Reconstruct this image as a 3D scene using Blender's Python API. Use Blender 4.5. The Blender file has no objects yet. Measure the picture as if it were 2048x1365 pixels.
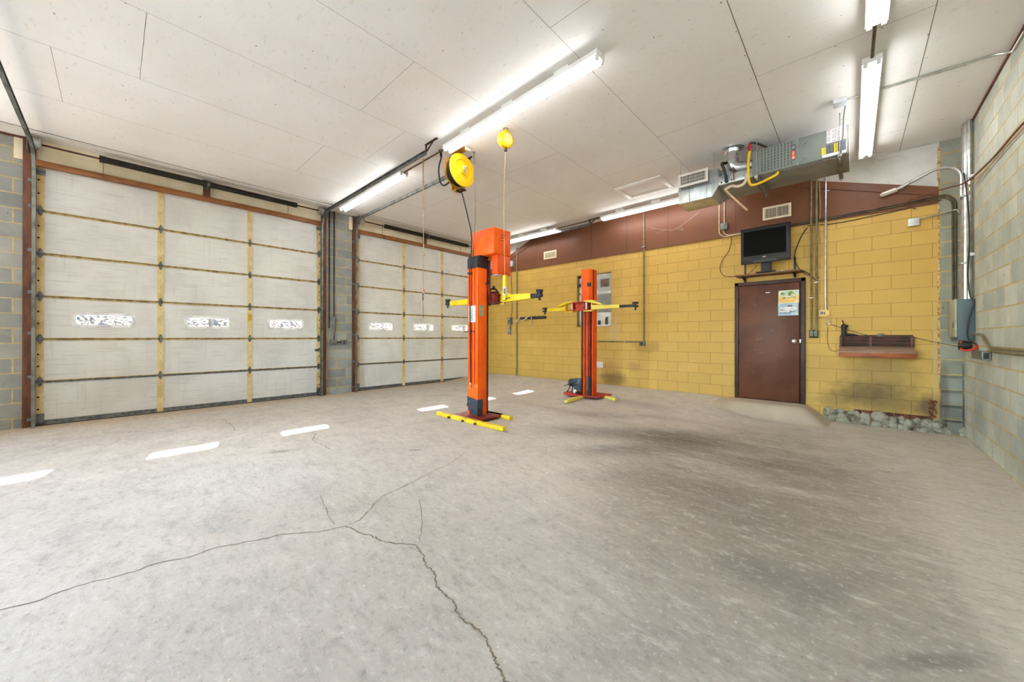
import bpy, bmesh, math, random
from mathutils import Vector, Matrix
random.seed(7)
scene = bpy.context.scene
COL = scene.collection
PI = math.pi

# ------------------------------------------------------------------ materials
def lin(c):
    r = []
    for v in c:
        v = v / 255.0
        r.append(v / 12.92 if v <= 0.04045 else ((v + 0.055) / 1.055) ** 2.4)
    return (r[0], r[1], r[2], 1.0)

class NT:
    def __init__(s, name):
        s.m = bpy.data.materials.new(name); s.m.use_nodes = True
        s.t = s.m.node_tree; s.t.nodes.clear()
        s.out = s.n('ShaderNodeOutputMaterial')
    def n(s, kind, **kw):
        nd = s.t.nodes.new(kind)
        for k, v in kw.items(): setattr(nd, k, v)
        return nd
    def link(s, a, b): s.t.links.new(a, b)
    def coord(s): return s.n('ShaderNodeTexCoord').outputs['Object']
    def noise(s, vec, scale, detail=4, rough=.55, dist=0.0, dim='3D'):
        nd = s.n('ShaderNodeTexNoise'); nd.inputs['Scale'].default_value = scale
        nd.inputs['Detail'].default_value = detail; nd.inputs['Roughness'].default_value = rough
        nd.inputs['Distortion'].default_value = dist
        s.link(vec, nd.inputs['Vector']); return nd.outputs['Fac']
    def ramp(s, fac, a, b, va=0.0, vb=1.0):
        nd = s.n('ShaderNodeMapRange'); nd.clamp = True; nd.interpolation_type = 'SMOOTHSTEP'
        for i, v in zip(('From Min', 'From Max', 'To Min', 'To Max'), (a, b, va, vb)): nd.inputs[i].default_value = v
        s.link(fac, nd.inputs['Value']); return nd.outputs['Result']
    def math(s, op, a, b=None):
        nd = s.n('ShaderNodeMath', operation=op)
        for i, v in enumerate((a, b)):
            if v is None: continue
            if isinstance(v, (int, float)): nd.inputs[i].default_value = v
            else: s.link(v, nd.inputs[i])
        return nd.outputs[0]
    def mix(s, fac, a, b, blend='MIX'):
        nd = s.n('ShaderNodeMix', data_type='RGBA', blend_type=blend)
        for sock, v in ((nd.inputs[0], fac), (nd.inputs[6], a), (nd.inputs[7], b)):
            if isinstance(v, (int, float)): sock.default_value = v
            elif isinstance(v, tuple): sock.default_value = v
            else: s.link(v, sock)
        return nd.outputs[2]
    def xyz(s, vec):
        nd = s.n('ShaderNodeSeparateXYZ'); s.link(vec, nd.inputs[0]); return nd.outputs
    def comb(s, x=0.0, y=0.0, z=0.0):
        nd = s.n('ShaderNodeCombineXYZ')
        for i, v in enumerate((x, y, z)):
            if isinstance(v, (int, float)): nd.inputs[i].default_value = v
            else: s.link(v, nd.inputs[i])
        return nd.outputs[0]
    def mapping(s, vec, loc=(0, 0, 0), rot=(0, 0, 0), scale=(1, 1, 1)):
        nd = s.n('ShaderNodeMapping'); s.link(vec, nd.inputs[0])
        nd.inputs['Location'].default_value = loc; nd.inputs['Rotation'].default_value = rot; nd.inputs['Scale'].default_value = scale
        return nd.outputs[0]
    def blob(s, vec2, cx, cy, rx, ry, rot=0.0, soft=.6, nz=None):
        # soft elliptical stain and shade mask with a noisy outline, in metres of the surface
        sub = s.n('ShaderNodeVectorMath', operation='SUBTRACT'); s.link(vec2, sub.inputs[0]); sub.inputs[1].default_value = (cx, cy, 0)
        v = s.mapping(sub.outputs[0], rot=(0, 0, -rot))
        v = s.mapping(v, scale=(1 / rx, 1 / ry, 0))
        ln = s.n('ShaderNodeVectorMath', operation='LENGTH'); s.link(v, ln.inputs[0])
        d = ln.outputs['Value']
        if nz is not None: d = s.math('ADD', d, s.math('MULTIPLY', s.math('SUBTRACT', nz, 0.5), 1.1))
        return s.ramp(d, 1.0 - soft, 1.0 + soft * .35, 1.0, 0.0)
    def bump(s, h, strength=.3, dist=.01):
        nd = s.n('ShaderNodeBump'); nd.inputs['Strength'].default_value = strength; nd.inputs['Distance'].default_value = dist
        s.link(h, nd.inputs['Height']); return nd.outputs[0]
    def bsdf(s, color, rough=.5, metal=0.0, normal=None, spec=None):
        b = s.n('ShaderNodeBsdfPrincipled')
        for sock, v in ((b.inputs['Base Color'], color), (b.inputs['Roughness'], rough), (b.inputs['Metallic'], metal)):
            if isinstance(v, (int, float)): sock.default_value = v
            elif isinstance(v, tuple): sock.default_value = v
            else: s.link(v, sock)
        if spec is not None: b.inputs['Specular IOR Level'].default_value = spec
        if normal is not None: s.link(normal, b.inputs['Normal'])
        s.link(b.outputs[0], s.out.inputs[0]); return b

def mat(name, c, rough=.5, metal=0.0, c2=None, nscale=6.0, lo=.4, hi=.65, grain=None, bumps=None, spec=None, stretch=(1, 1, 1)):
    t = NT(name); v = t.coord()
    if stretch != (1, 1, 1): v = t.mapping(v, scale=stretch)
    col = lin(c)
    if c2 is None: c2 = tuple(max(0, int(x * .86)) for x in c)
    f = t.ramp(t.noise(v, nscale), lo, hi)
    col = t.mix(f, col, lin(c2))
    if grain:
        g = t.ramp(t.noise(v, grain[0], 3), .62, .72)
        col = t.mix(t.math('MULTIPLY', g, grain[1]), col, lin(grain[2]))
    nm = None
    if bumps: nm = t.bump(t.noise(v, bumps[0], 3), bumps[1], bumps[2] if len(bumps) > 2 else .004)
    t.bsdf(col, rough, metal, nm, spec); return t.m

def emit(name, c, strength):
    t = NT(name); e = t.n('ShaderNodeEmission'); e.inputs[0].default_value = lin(c); e.inputs[1].default_value = strength
    t.link(e.outputs[0], t.out.inputs[0]); return t.m

def block_mat(name, axis, shift, base, base2, mortar, msize=.0065, stains_and_shade=(), paint=False, wid=.4045, blue=None):
    t = NT(name); co = t.coord(); X, Y, Z = t.xyz(co)
    u = X if axis == 'X' else Y
    uv = t.comb(t.math('ADD', u, shift + 40 * wid), t.math('ADD', Z, .2032 * 20), 0.0)
    nz_lo = t.noise(uv, 2.2, 5, .6); nz_hi = t.noise(uv, 38, 4, .6); nz_w = t.noise(uv, 9, 3)
    wob = t.n('ShaderNodeVectorMath', operation='ADD'); t.link(uv, wob.inputs[0])
    off = t.math('MULTIPLY', t.math('SUBTRACT', nz_w, .5), .006 if not paint else .004)
    t.link(t.comb(off, off, 0.0), wob.inputs[1])
    br = t.n('ShaderNodeTexBrick'); br.offset = .5; br.offset_frequency = 2
    t.link(wob.outputs[0], br.inputs['Vector'])
    br.inputs['Scale'].default_value = 1.0; br.inputs['Mortar Size'].default_value = msize; br.inputs['Mortar Smooth'].default_value = .35
    br.inputs['Brick Width'].default_value = wid; br.inputs['Row Height'].default_value = .2032; br.inputs['Bias'].default_value = 0.0
    br.inputs['Color1'].default_value = lin(base); br.inputs['Color2'].default_value = lin(base2); br.inputs['Mortar'].default_value = lin(mortar)
    col = br.outputs['Color']; fac = br.outputs['Fac']
    if paint:
        col = t.mix(t.ramp(nz_lo, .35, .7, 0, .35), col, lin(tuple(int(x * .9) for x in base)))
        specks = t.ramp(t.noise(uv, 24, 2), .70, .76)
        col = t.mix(t.math('MULTIPLY', specks, .35), col, lin((120, 90, 40)))
    else:
        col = t.mix(t.ramp(nz_lo, .3, .7, 0, .5), col, lin(tuple(int(x * .82) for x in base2)))
        wash = t.ramp(t.noise(uv, 3.3, 4, .65, .4), .52, .72)
        col = t.mix(t.math('MULTIPLY', wash, .55), col, lin(blue or mortar))
        pits = t.ramp(nz_hi, .60, .72); col = t.mix(t.math('MULTIPLY', pits, .4), col, lin(tuple(int(x * .62) for x in base)))
        holes = t.ramp(t.noise(uv, 14, 2), .71, .75); col = t.mix(t.math('MULTIPLY', holes, .75), col, lin((60, 58, 52)))
        col = t.mix(t.math('MULTIPLY', fac, .8), col, t.mix(t.ramp(nz_w, .3, .7), lin(mortar), lin(tuple(int(x * .85) for x in mortar))))
    for (cx, cz, rx, rz, st, sc) in stains_and_shade:
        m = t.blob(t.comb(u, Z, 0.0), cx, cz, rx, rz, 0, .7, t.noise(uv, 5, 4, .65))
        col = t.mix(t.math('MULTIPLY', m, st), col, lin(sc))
    h = t.math('SUBTRACT', t.math('MULTIPLY', nz_hi, .25 if paint else .5), fac)
    t.bsdf(col, .55 if paint else .9, 0.0, t.bump(h, .55, .006)); return t.m

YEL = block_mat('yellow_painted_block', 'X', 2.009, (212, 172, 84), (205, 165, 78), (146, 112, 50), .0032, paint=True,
    stains_and_shade=[(-4.05, .14, .36, .2, .6, (70, 52, 24)), (-4.1, .35, .3, .25, .25, (110, 80, 40)), (-3.25, .9, .35, .14, .35, (130, 95, 45)),
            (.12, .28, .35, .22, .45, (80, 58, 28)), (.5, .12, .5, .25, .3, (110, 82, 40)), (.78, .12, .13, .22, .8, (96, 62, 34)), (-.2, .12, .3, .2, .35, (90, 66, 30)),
            (.32, .55, .42, .36, .42, (104, 88, 54)), (.3, .2, .62, .26, .5, (78, 62, 32)), (.84, .9, .03, .9, .35, (196, 180, 140)), (-3.55, .45, .2, .12, .4, (150, 105, 70)), (-.45, .65, .3, .3, .2, (120, 90, 40)), (-4.05, 1.3, .2, .35, .4, (205, 190, 150))])  # the patches below the tool rack paint its cast shadow over real grime
GRY_L = block_mat('grey_block_left', 'Y', .12, (172, 172, 164), (140, 143, 141), (204, 182, 136), .010, blue=(166, 164, 148))
GRY_R = block_mat('grey_block_right', 'Y', .07, (208, 209, 192), (176, 180, 168), (206, 182, 128), .0095, blue=(196, 196, 170),
    stains_and_shade=[(4.6, -.05, 1.9, .22, .4, (150, 142, 96)), (7.0, .0, .4, .7, .35, (112, 122, 122)), (6.2, .5, .25, .5, .25, (120, 130, 130)), (5.4, .2, .2, .5, .25, (125, 132, 125))])
GRY_B = block_mat('grey_block_pier', 'X', 2.009 + .1, (172, 172, 156), (144, 146, 134), (204, 178, 124), .011, blue=(166, 158, 126), wid=.6,
    stains_and_shade=[(1.0, -.05, .2, .5, .45, (70, 70, 66)), (1.0, .45, .1, .12, .3, (176, 180, 176)), (.99, .25, .1, .08, .3, (176, 180, 176)), (.93, .3, .05, .5, .5, (70, 58, 46))])

def floor_mat():
    t = NT('worn_concrete'); co = t.coord(); X, Y, Z = t.xyz(co); p = t.comb(X, Y, 0.0)
    n1 = t.noise(p, .55, 5, .6); n2 = t.noise(p, 3.2, 6, .65); n3 = t.noise(p, 60, 4, .7)
    st = t.noise(t.mapping(p, rot=(0, 0, .5), scale=(2.2, 14, 1)), 1.0, 5, .7)
    st2 = t.noise(t.mapping(p, rot=(0, 0, 2.2), scale=(3, 22, 1)), 1.0, 4, .7)
    col = t.mix(t.ramp(n1, .3, .7), lin((203, 192, 178)), lin((187, 176, 163)))
    col = t.mix(t.ramp(n2, .45, .75, 0, .5), col, lin((164, 156, 146)))
    # darker trafficked bay on the right hand half of the slab
    n4b = t.noise(t.mapping(p, rot=(0, 0, .75), scale=(1.1, 4.5, 1)), 1.0, 7, .72, .5)
    bay = t.math('MULTIPLY', t.blob(p, -.75, 4.2, 1.35, 2.6, 0, .55, n4b), t.ramp(n4b, .3, .6, .45, 1.0)); bay2 = t.math('MULTIPLY', t.blob(p, -.1, 2.3, 1.0, 1.9, .2, .7, n4b), t.ramp(n4b, .3, .6, .45, 1.0))
    bay3 = t.blob(p, -1.2, 1.2, 1.4, 1.4, 0, .9, n2)
    col = t.mix(t.math('MULTIPLY', bay, .8), col, lin((128, 116, 101)))
    col = t.mix(t.math('MULTIPLY', bay2, .65), col, lin((136, 126, 112)))
    col = t.mix(t.math('MULTIPLY', bay3, .3), col, lin((158, 150, 140)))
    n4 = t.noise(t.mapping(p, rot=(0, 0, .75), scale=(1.6, 6.5, 1)), 1.0, 7, .72, .6)
    nst = t.math('ADD', t.math('MULTIPLY', n2, .45), t.math('MULTIPLY', n4, .75))
    for (cx, cy, rx, ry, rot, s, c) in [(-1.75, 4.85, 1.0, .62, .5, .9, (80, 70, 62)), (-2.6, 4.3, 1.0, .4, .7, .6, (106, 98, 90)), (-1.9, 4.0, .9, .26, .9, .65, (92, 87, 81)), (-1.2, 3.4, .8, .5, .6, .45, (112, 102, 92)),
            (-.75, 4.6, .75, .3, .2, .55, (104, 92, 82)), (-.25, 4.7, .5, .5, 0, .35, (110, 98, 86)), (-.7, 3.3, .5, .5, .2, .35, (110, 102, 96)), (-.35, 2.5, .35, .22, .4, .5, (104, 98, 94)),
            (-4.53, 1.23, .25, .075, 1.2, .7, (132, 120, 108)), (-3.52, 2.25, .1, .03, .8, .8, (84, 80, 76)), (-3.05, .45, .25, .1, .9, .45, (150, 146, 142)), (-3.0, 5.3, .9, .3, .6, .45, (122, 112, 104)),
            (-3.0, 6.55, 1.1, .25, -.1, .4, (110, 100, 92)), (-2.2, 5.9, .5, .25, .2, .4, (120, 104, 96)), (-.1, 2.55, .5, .12, 1.2, .4, (100, 96, 94)), (.25, 2.3, .35, .06, .8, .6, (80, 76, 74)), (-.7, 1.5, .6, .2, 1.0, .4, (125, 122, 120))]:
        m = t.blob(p, cx, cy, rx, ry, rot, .7, nst); m = t.math('MULTIPLY', m, t.ramp(n4, .3, .62, .35, 1.0)); col = t.mix(t.math('MULTIPLY', m, s), col, lin(c))
    # paler re-poured strip along the right wall
    strip = t.ramp(t.math('ADD', X, t.math('MULTIPLY', t.math('SUBTRACT', n2, .5), .22)), .38, .5)
    col = t.mix(t.math('MULTIPLY', strip, .75), col, lin((192, 181, 166)))
    # pale scuffed patch and rusty margin near the bay doors
    pale = t.blob(p, -4.1, .75, 1.3, .75, .6, .8, n2); col = t.mix(t.math('MULTIPLY', t.math('MULTIPLY', pale, t.ramp(n3, .35, .6)), .5), col, lin((222, 217, 211)))
    tan = t.ramp(t.math('ADD', X, t.math('MULTIPLY', n2, .5)), -7.95, -7.35, 1.0, 0.0); col = t.mix(t.math('MULTIPLY', tan, .6), col, lin((186, 160, 120)))
    col = t.mix(t.ramp(st, .58, .72, 0, .3), col, lin((130, 124, 118))); col = t.mix(t.ramp(st2, .62, .74, 0, .28), col, lin((212, 206, 198)))
    col = t.mix(t.ramp(n3, .6, .75, 0, .35), col, lin((120, 114, 106)))
    chips = t.ramp(t.noise(p, 21, 2), .735, .75); col = t.mix(t.math('MULTIPLY', chips, .7), col, lin((222, 216, 204)))
    n5 = t.noise(t.mapping(p, rot=(0, 0, .6), scale=(7, 15, 1)), 1.0, 6, .75, .4); n6 = t.noise(p, 28, 5, .75)
    col = t.mix(t.ramp(n5, .5, .66, 0, .28), col, lin((118, 108, 98))); col = t.mix(t.ramp(n5, .47, .34, 0, .28), col, lin((226, 218, 207)))
    col = t.mix(t.ramp(n6, .54, .66, 0, .34), col, lin((104, 96, 88))); col = t.mix(t.ramp(n6, .44, .34, 0, .34), col, lin((226, 220, 210)))
    for rz, sc_ in ((.2, (1.3, 60, 1)), (1.1, (1.7, 75, 1)), (2.5, (1.5, 70, 1))):
        scr = t.noise(t.mapping(p, rot=(0, 0, rz), scale=sc_), 1.0, 2, .5); col = t.mix(t.ramp(scr, .74, .78, 0, .45), col, lin((224, 216, 204)))
    h = t.math('ADD', t.math('MULTIPLY', n3, .3), t.math('MULTIPLY', n6, .7))
    t.bsdf(col, t.ramp(n2, .3, .7, .55, .85), 0.0, t.bump(h, .25, .01)); return t.m

def ceiling_mat():
    t = NT('white_painted_board'); p = t.coord()
    n1 = t.noise(t.mapping(p, rot=(0, 0, .9), scale=(9, 30, 1)), 1.0, 5, .7); n2 = t.noise(p, .8, 3); n3 = t.noise(p, 120, 3)
    col = t.mix(t.ramp(n2, .35, .7), lin((237, 234, 230)), lin((230, 226, 220)))
    col = t.mix(t.ramp(n1, .58, .72, 0, .5), col, lin((196, 188, 179))); n7 = t.noise(t.mapping(p, rot=(0, 0, 2.4), scale=(12, 34, 1)), 1.0, 4, .7); col = t.mix(t.ramp(n7, .61, .72, 0, .38), col, lin((190, 182, 173)))
    col = t.mix(t.ramp(n3, .62, .72, 0, .25), col, lin((184, 178, 170)))
    t.bsdf(col, .85, 0.0, t.bump(n1, .12, .004)); return t.m

def door_panel_mat():
    t = NT('white_door_panel'); p = t.coord(); X, Y, Z = t.xyz(p)
    g = t.noise(t.mapping(p, scale=(1, 2.2, 60)), 1.0, 4, .6); g2 = t.noise(t.mapping(p, scale=(1, 26, 1.2)), 1.0, 4, .6)
    big = t.noise(p, 1.3, 4, .6); sp = t.noise(p, 30, 3)
    col = t.mix(t.ramp(big, .35, .7), lin((222, 221, 216)), lin((206, 204, 199)))
    col = t.mix(t.ramp(g, .52, .7, 0, .5), col, lin((176, 173, 166))); col = t.mix(t.ramp(g2, .56, .72, 0, .4), col, lin((188, 184, 176)))
    col = t.mix(t.ramp(t.math('ADD', sp, t.math('MULTIPLY', Z, -.03)), .68, .73, 0, .5), col, lin((130, 124, 116)))
    blue = t.blob(t.comb(Y, Z, 0.0), 5.35, .1, .5, .5, 0, .9, big); col = t.mix(t.math('MULTIPLY', blue, .45), col, lin((140, 180, 210)))  # bluish tint of daylight painted low on the panel
    t.bsdf(col, .5, 0.0, t.bump(g, .1, .003)); return t.m

FLOOR, CEIL, DOORP = floor_mat(), ceiling_mat(), door_panel_mat()
CRACK = mat('crack_dark', (138, 122, 104), .95, c2=(104, 90, 76), nscale=30)
JOINT_AND_SHADE = mat('joint_and_shade_line', (128, 118, 108), .95)
STILE = mat('cream_stile', (224, 200, 142), .6, c2=(206, 178, 118), grain=(40, .5, (140, 110, 60)))
RAILM = mat('tan_rail', (192, 168, 114), .6, c2=(142, 118, 74), nscale=12)
JAMB = mat('brown_stained_jamb', (112, 66, 42), .6, c2=(80, 46, 30), nscale=5, stretch=(3, 3, .6))
BEAM = mat('orange_stained_beam', (152, 96, 48), .55, c2=(116, 70, 34), nscale=4, stretch=(3, .7, 3), grain=(9, .7, (70, 36, 18)))
CREAM = mat('cream_painted_board', (238, 226, 196), .6, c2=(226, 212, 180), nscale=3)
WHITEB = mat('white_painted_infill', (222, 219, 212), .75, c2=(210, 206, 198), nscale=4)
STEEL = mat('galvanised_steel', (188, 190, 190), .35, .85, c2=(150, 153, 154), nscale=9)
TRACKM = mat('dull_track_steel', (140, 142, 138), .45, .7, c2=(104, 106, 102), nscale=6)
HINGE = mat('grey_hinge_steel', (128, 132, 134), .45, .75, c2=(92, 96, 98), nscale=20)
DARKST = mat('dark_spring_steel', (52, 46, 42), .5, .5, c2=(34, 30, 28), nscale=20)
RUSTY = mat('brown_rusty_shaft', (94, 58, 42), .7, .3, c2=(66, 40, 30), nscale=20)
ORANGE = mat('orange_enamel', (250, 102, 10), .38, c2=(240, 84, 12), nscale=3, spec=.35)
ORANGED = mat('deep_orange_enamel', (236, 84, 16), .42, c2=(214, 66, 16), nscale=4, spec=.35)
REDB = mat('red_brown_primer', (140, 34, 20), .5, c2=(96, 24, 16), nscale=8, grain=(30, .5, (50, 26, 20)))
DKBROWN = mat('dark_brown_channel', (84, 38, 22), .5, c2=(58, 26, 18), nscale=6)
REDPL = mat('red_plate', (196, 52, 40), .5, c2=(150, 36, 28), nscale=7, grain=(26, .6, (70, 40, 34)))
YELLOW = mat('safety_yellow', (246, 212, 22), .42, c2=(226, 190, 24), nscale=5, grain=(45, .8, (70, 60, 30)))
YELPALE = mat('chipped_pale_yellow', (232, 214, 96), .45, c2=(218, 196, 70), nscale=6, grain=(40, .6, (90, 80, 40)))
YELREEL = mat('reel_yellow', (248, 202, 16), .38, c2=(240, 188, 12), nscale=3)
OCHRE = mat('ochre_bracket', (196, 138, 24), .5, c2=(150, 98, 20), nscale=8)
BLACK = mat('black_rubber', (38, 40, 44), .55, c2=(26, 28, 32), nscale=8)
BLUEBLK = mat('torn_blue_black_sheet', (52, 58, 74), .45, c2=(32, 36, 48), nscale=14, grain=(30, .5, (120, 125, 135)))
BLKPL = mat('black_plastic', (32, 32, 35), .4, c2=(26, 26, 28), nscale=3, spec=.3)
SCREEN = mat('black_screen', (3, 3, 4), .5, c2=(2, 2, 3), spec=.08)
BROWNP = mat('brown_painted_siding', (118, 74, 51), .42, c2=(109, 67, 45), nscale=1.2, bumps=(40, .05), spec=.28)
BROWND = mat('brown_door_paint', (106, 62, 42), .42, c2=(88, 49, 33), nscale=1.8, grain=(7, .25, (150, 104, 88)), spec=.3)
BROWNF = mat('dark_brown_frame', (80, 54, 48), .45, c2=(64, 43, 39), nscale=4, spec=.3)
SHELFW = mat('brown_shelf_wood', (126, 84, 62), .5, c2=(104, 66, 48), nscale=4, stretch=(.7, 4, 4))
REDWOOD = mat('red_stained_wood', (164, 84, 40), .5, c2=(134, 64, 34), nscale=4, stretch=(.8, 4, 4), grain=(9, .5, (96, 46, 34)))
GREYWOOD = mat('weathered_grey_wood', (160, 132, 110), .6, c2=(140, 106, 84), nscale=5, stretch=(.8, 4, 4))
PLUMW = mat('plum_brown_wood', (98, 66, 64), .6, c2=(72, 46, 44), nscale=6)
HVACG = mat('grey_green_enamel', (128, 134, 127), .45, c2=(120, 126, 119), nscale=3, spec=.35)
HVACD = mat('grey_underside_sheet', (142, 142, 136), .5, .1, c2=(130, 130, 124), nscale=4)
DUCT = mat('galvanised_duct', (196, 202, 204), .34, .7, c2=(172, 178, 180), nscale=7)
FLUE = mat('shiny_flue_aluminium', (214, 218, 222), .22, .95, c2=(190, 194, 198), nscale=14)
REGW = mat('white_register_enamel', (226, 220, 212), .45, c2=(214, 206, 196))
VENTC = mat('cream_grille_enamel', (232, 216, 188), .5, c2=(220, 202, 172))
VENTD = mat('grille_dark_inside', (40, 34, 28), .8)
GASY = mat('yellow_gas_hose', (236, 198, 20), .45, c2=(222, 180, 16), nscale=12)
REDV = mat('red_valve', (176, 52, 44), .45)
PVC = mat('cream_pvc', (224, 206, 188), .4, c2=(206, 186, 166))
SLOTG = mat('louvre_slot_dark', (88, 90, 86), .7)
TUBE = emit('fluorescent_tube_lit', (250, 251, 253), 20.0)
FIXW = mat('white_fixture_enamel', (232, 230, 224), .4, c2=(222, 219, 212))
CONDG = mat('painted_conduit_olive', (134, 122, 88), .5, .2, c2=(110, 98, 66), nscale=9)
CONDS = mat('silver_conduit', (204, 204, 198), .3, .85, c2=(176, 176, 170), nscale=12)
CONDB = mat('bronze_conduit', (96, 84, 62), .5, .4, c2=(72, 62, 46), nscale=9)
CONDW = mat('pale_tan_conduit', (206, 180, 142), .5, c2=(180, 152, 114), nscale=9)
BOXG = mat('grey_box_steel', (122, 124, 116), .5, .4, c2=(98, 100, 94), nscale=9)
BOXW = mat('pale_grey_box', (214, 218, 220), .4, .2, c2=(196, 200, 202))
BOXBL = mat('slate_blue_enamel', (92, 106, 112), .45, c2=(84, 97, 103), nscale=4, spec=.3)
BOXPALE = mat('pale_green_grey_door', (166, 166, 150), .45, c2=(150, 150, 136))
THERM = mat('aged_beige_plastic', (240, 206, 128), .45, c2=(232, 196, 116))
PLATE = mat('dirty_tan_plate', (204, 170, 110), .55, c2=(160, 124, 76), nscale=20)
CHROME = mat('chrome', (224, 224, 224), .15, 1.0, c2=(205, 205, 205))
WHITE = mat('white_paper', (236, 236, 232), .6, c2=(228, 228, 224))
PAPERG = mat('green_grey_label', (164, 170, 140), .5, c2=(130, 150, 112), nscale=14)
INK = mat('grey_print', (120, 122, 126), .7)
REDINK = mat('red_print', (196, 62, 50), .6)
BADGE = mat('badge_grey', (98, 104, 108), .4)
LOGO = mat('badge_orange', (238, 92, 40), .4)
ROPE = mat('tan_rope', (196, 170, 140), .8, c2=(160, 134, 106), nscale=60)
PINKH = mat('pink_white_handle', (222, 186, 172), .6, c2=(196, 110, 96), nscale=30)
CORDT = mat('tan_cord', (214, 178, 130), .6)
CORDB = mat('brown_wire', (118, 74, 52), .6)
CORDK = mat('dark_cord', (54, 48, 40), .6)
GREYC = mat('grey_cable', (120, 118, 112), .5)
RED = mat('bright_red_plastic', (214, 58, 40), .35)
MOUNDM = mat('smooth_tan_concrete', (184, 170, 148), .85, c2=(177, 163, 142), nscale=4, bumps=(30, .15, .004))
RUBBLE = mat('pale_rubble_stone', (164, 160, 140), .9, c2=(82, 76, 60), nscale=9, lo=.42, hi=.7, bumps=(18, .6, .02))
BRICKR = mat('broken_red_brick', (124, 66, 46), .9, c2=(72, 46, 34), nscale=14, bumps=(30, .5, .01))
RAG = mat('white_rag', (206, 196, 184), .9, c2=(176, 160, 146), nscale=20)
WEB = mat('dusty_cobweb', (226, 222, 212), .9)
BLIND = mat('pale_lilac_blind', (194, 188, 186), .7, c2=(178, 171, 170), nscale=3)
OFFW = mat('office_wall_paint', (188, 186, 184), .8)
PUMP = mat('slate_pump_casting', (86, 96, 104), .45, .4, c2=(62, 70, 78), nscale=12)
GRAVEL = mat('pale_gravel', (196, 192, 186), .95, c2=(164, 158, 150), nscale=1.6)
LEAFB = mat('leaf_litter_bank', (150, 104, 66), .95, c2=(30, 21, 13), nscale=7, lo=.46, hi=.54)
TWIG = mat('bare_twig', (84, 64, 48), .9, c2=(52, 40, 30), nscale=6)
AWNW = mat('window_trim_white', (238, 238, 236), .5)

def glass():
    t = NT('window_glass'); a = t.n('ShaderNodeBsdfTransparent'); a.inputs[0].default_value = (.92, .94, .93, 1)
    g = t.n('ShaderNodeBsdfGlossy'); g.inputs['Roughness'].default_value = .03
    fr = t.n('ShaderNodeFresnel'); fr.inputs[0].default_value = 1.45
    mx = t.n('ShaderNodeMixShader'); t.link(fr.outputs[0], mx.inputs[0]); t.link(a.outputs[0], mx.inputs[1]); t.link(g.outputs[0], mx.inputs[2])
    t.link(mx.outputs[0], t.out.inputs[0]); return t.m
GLASS = glass()

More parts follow.
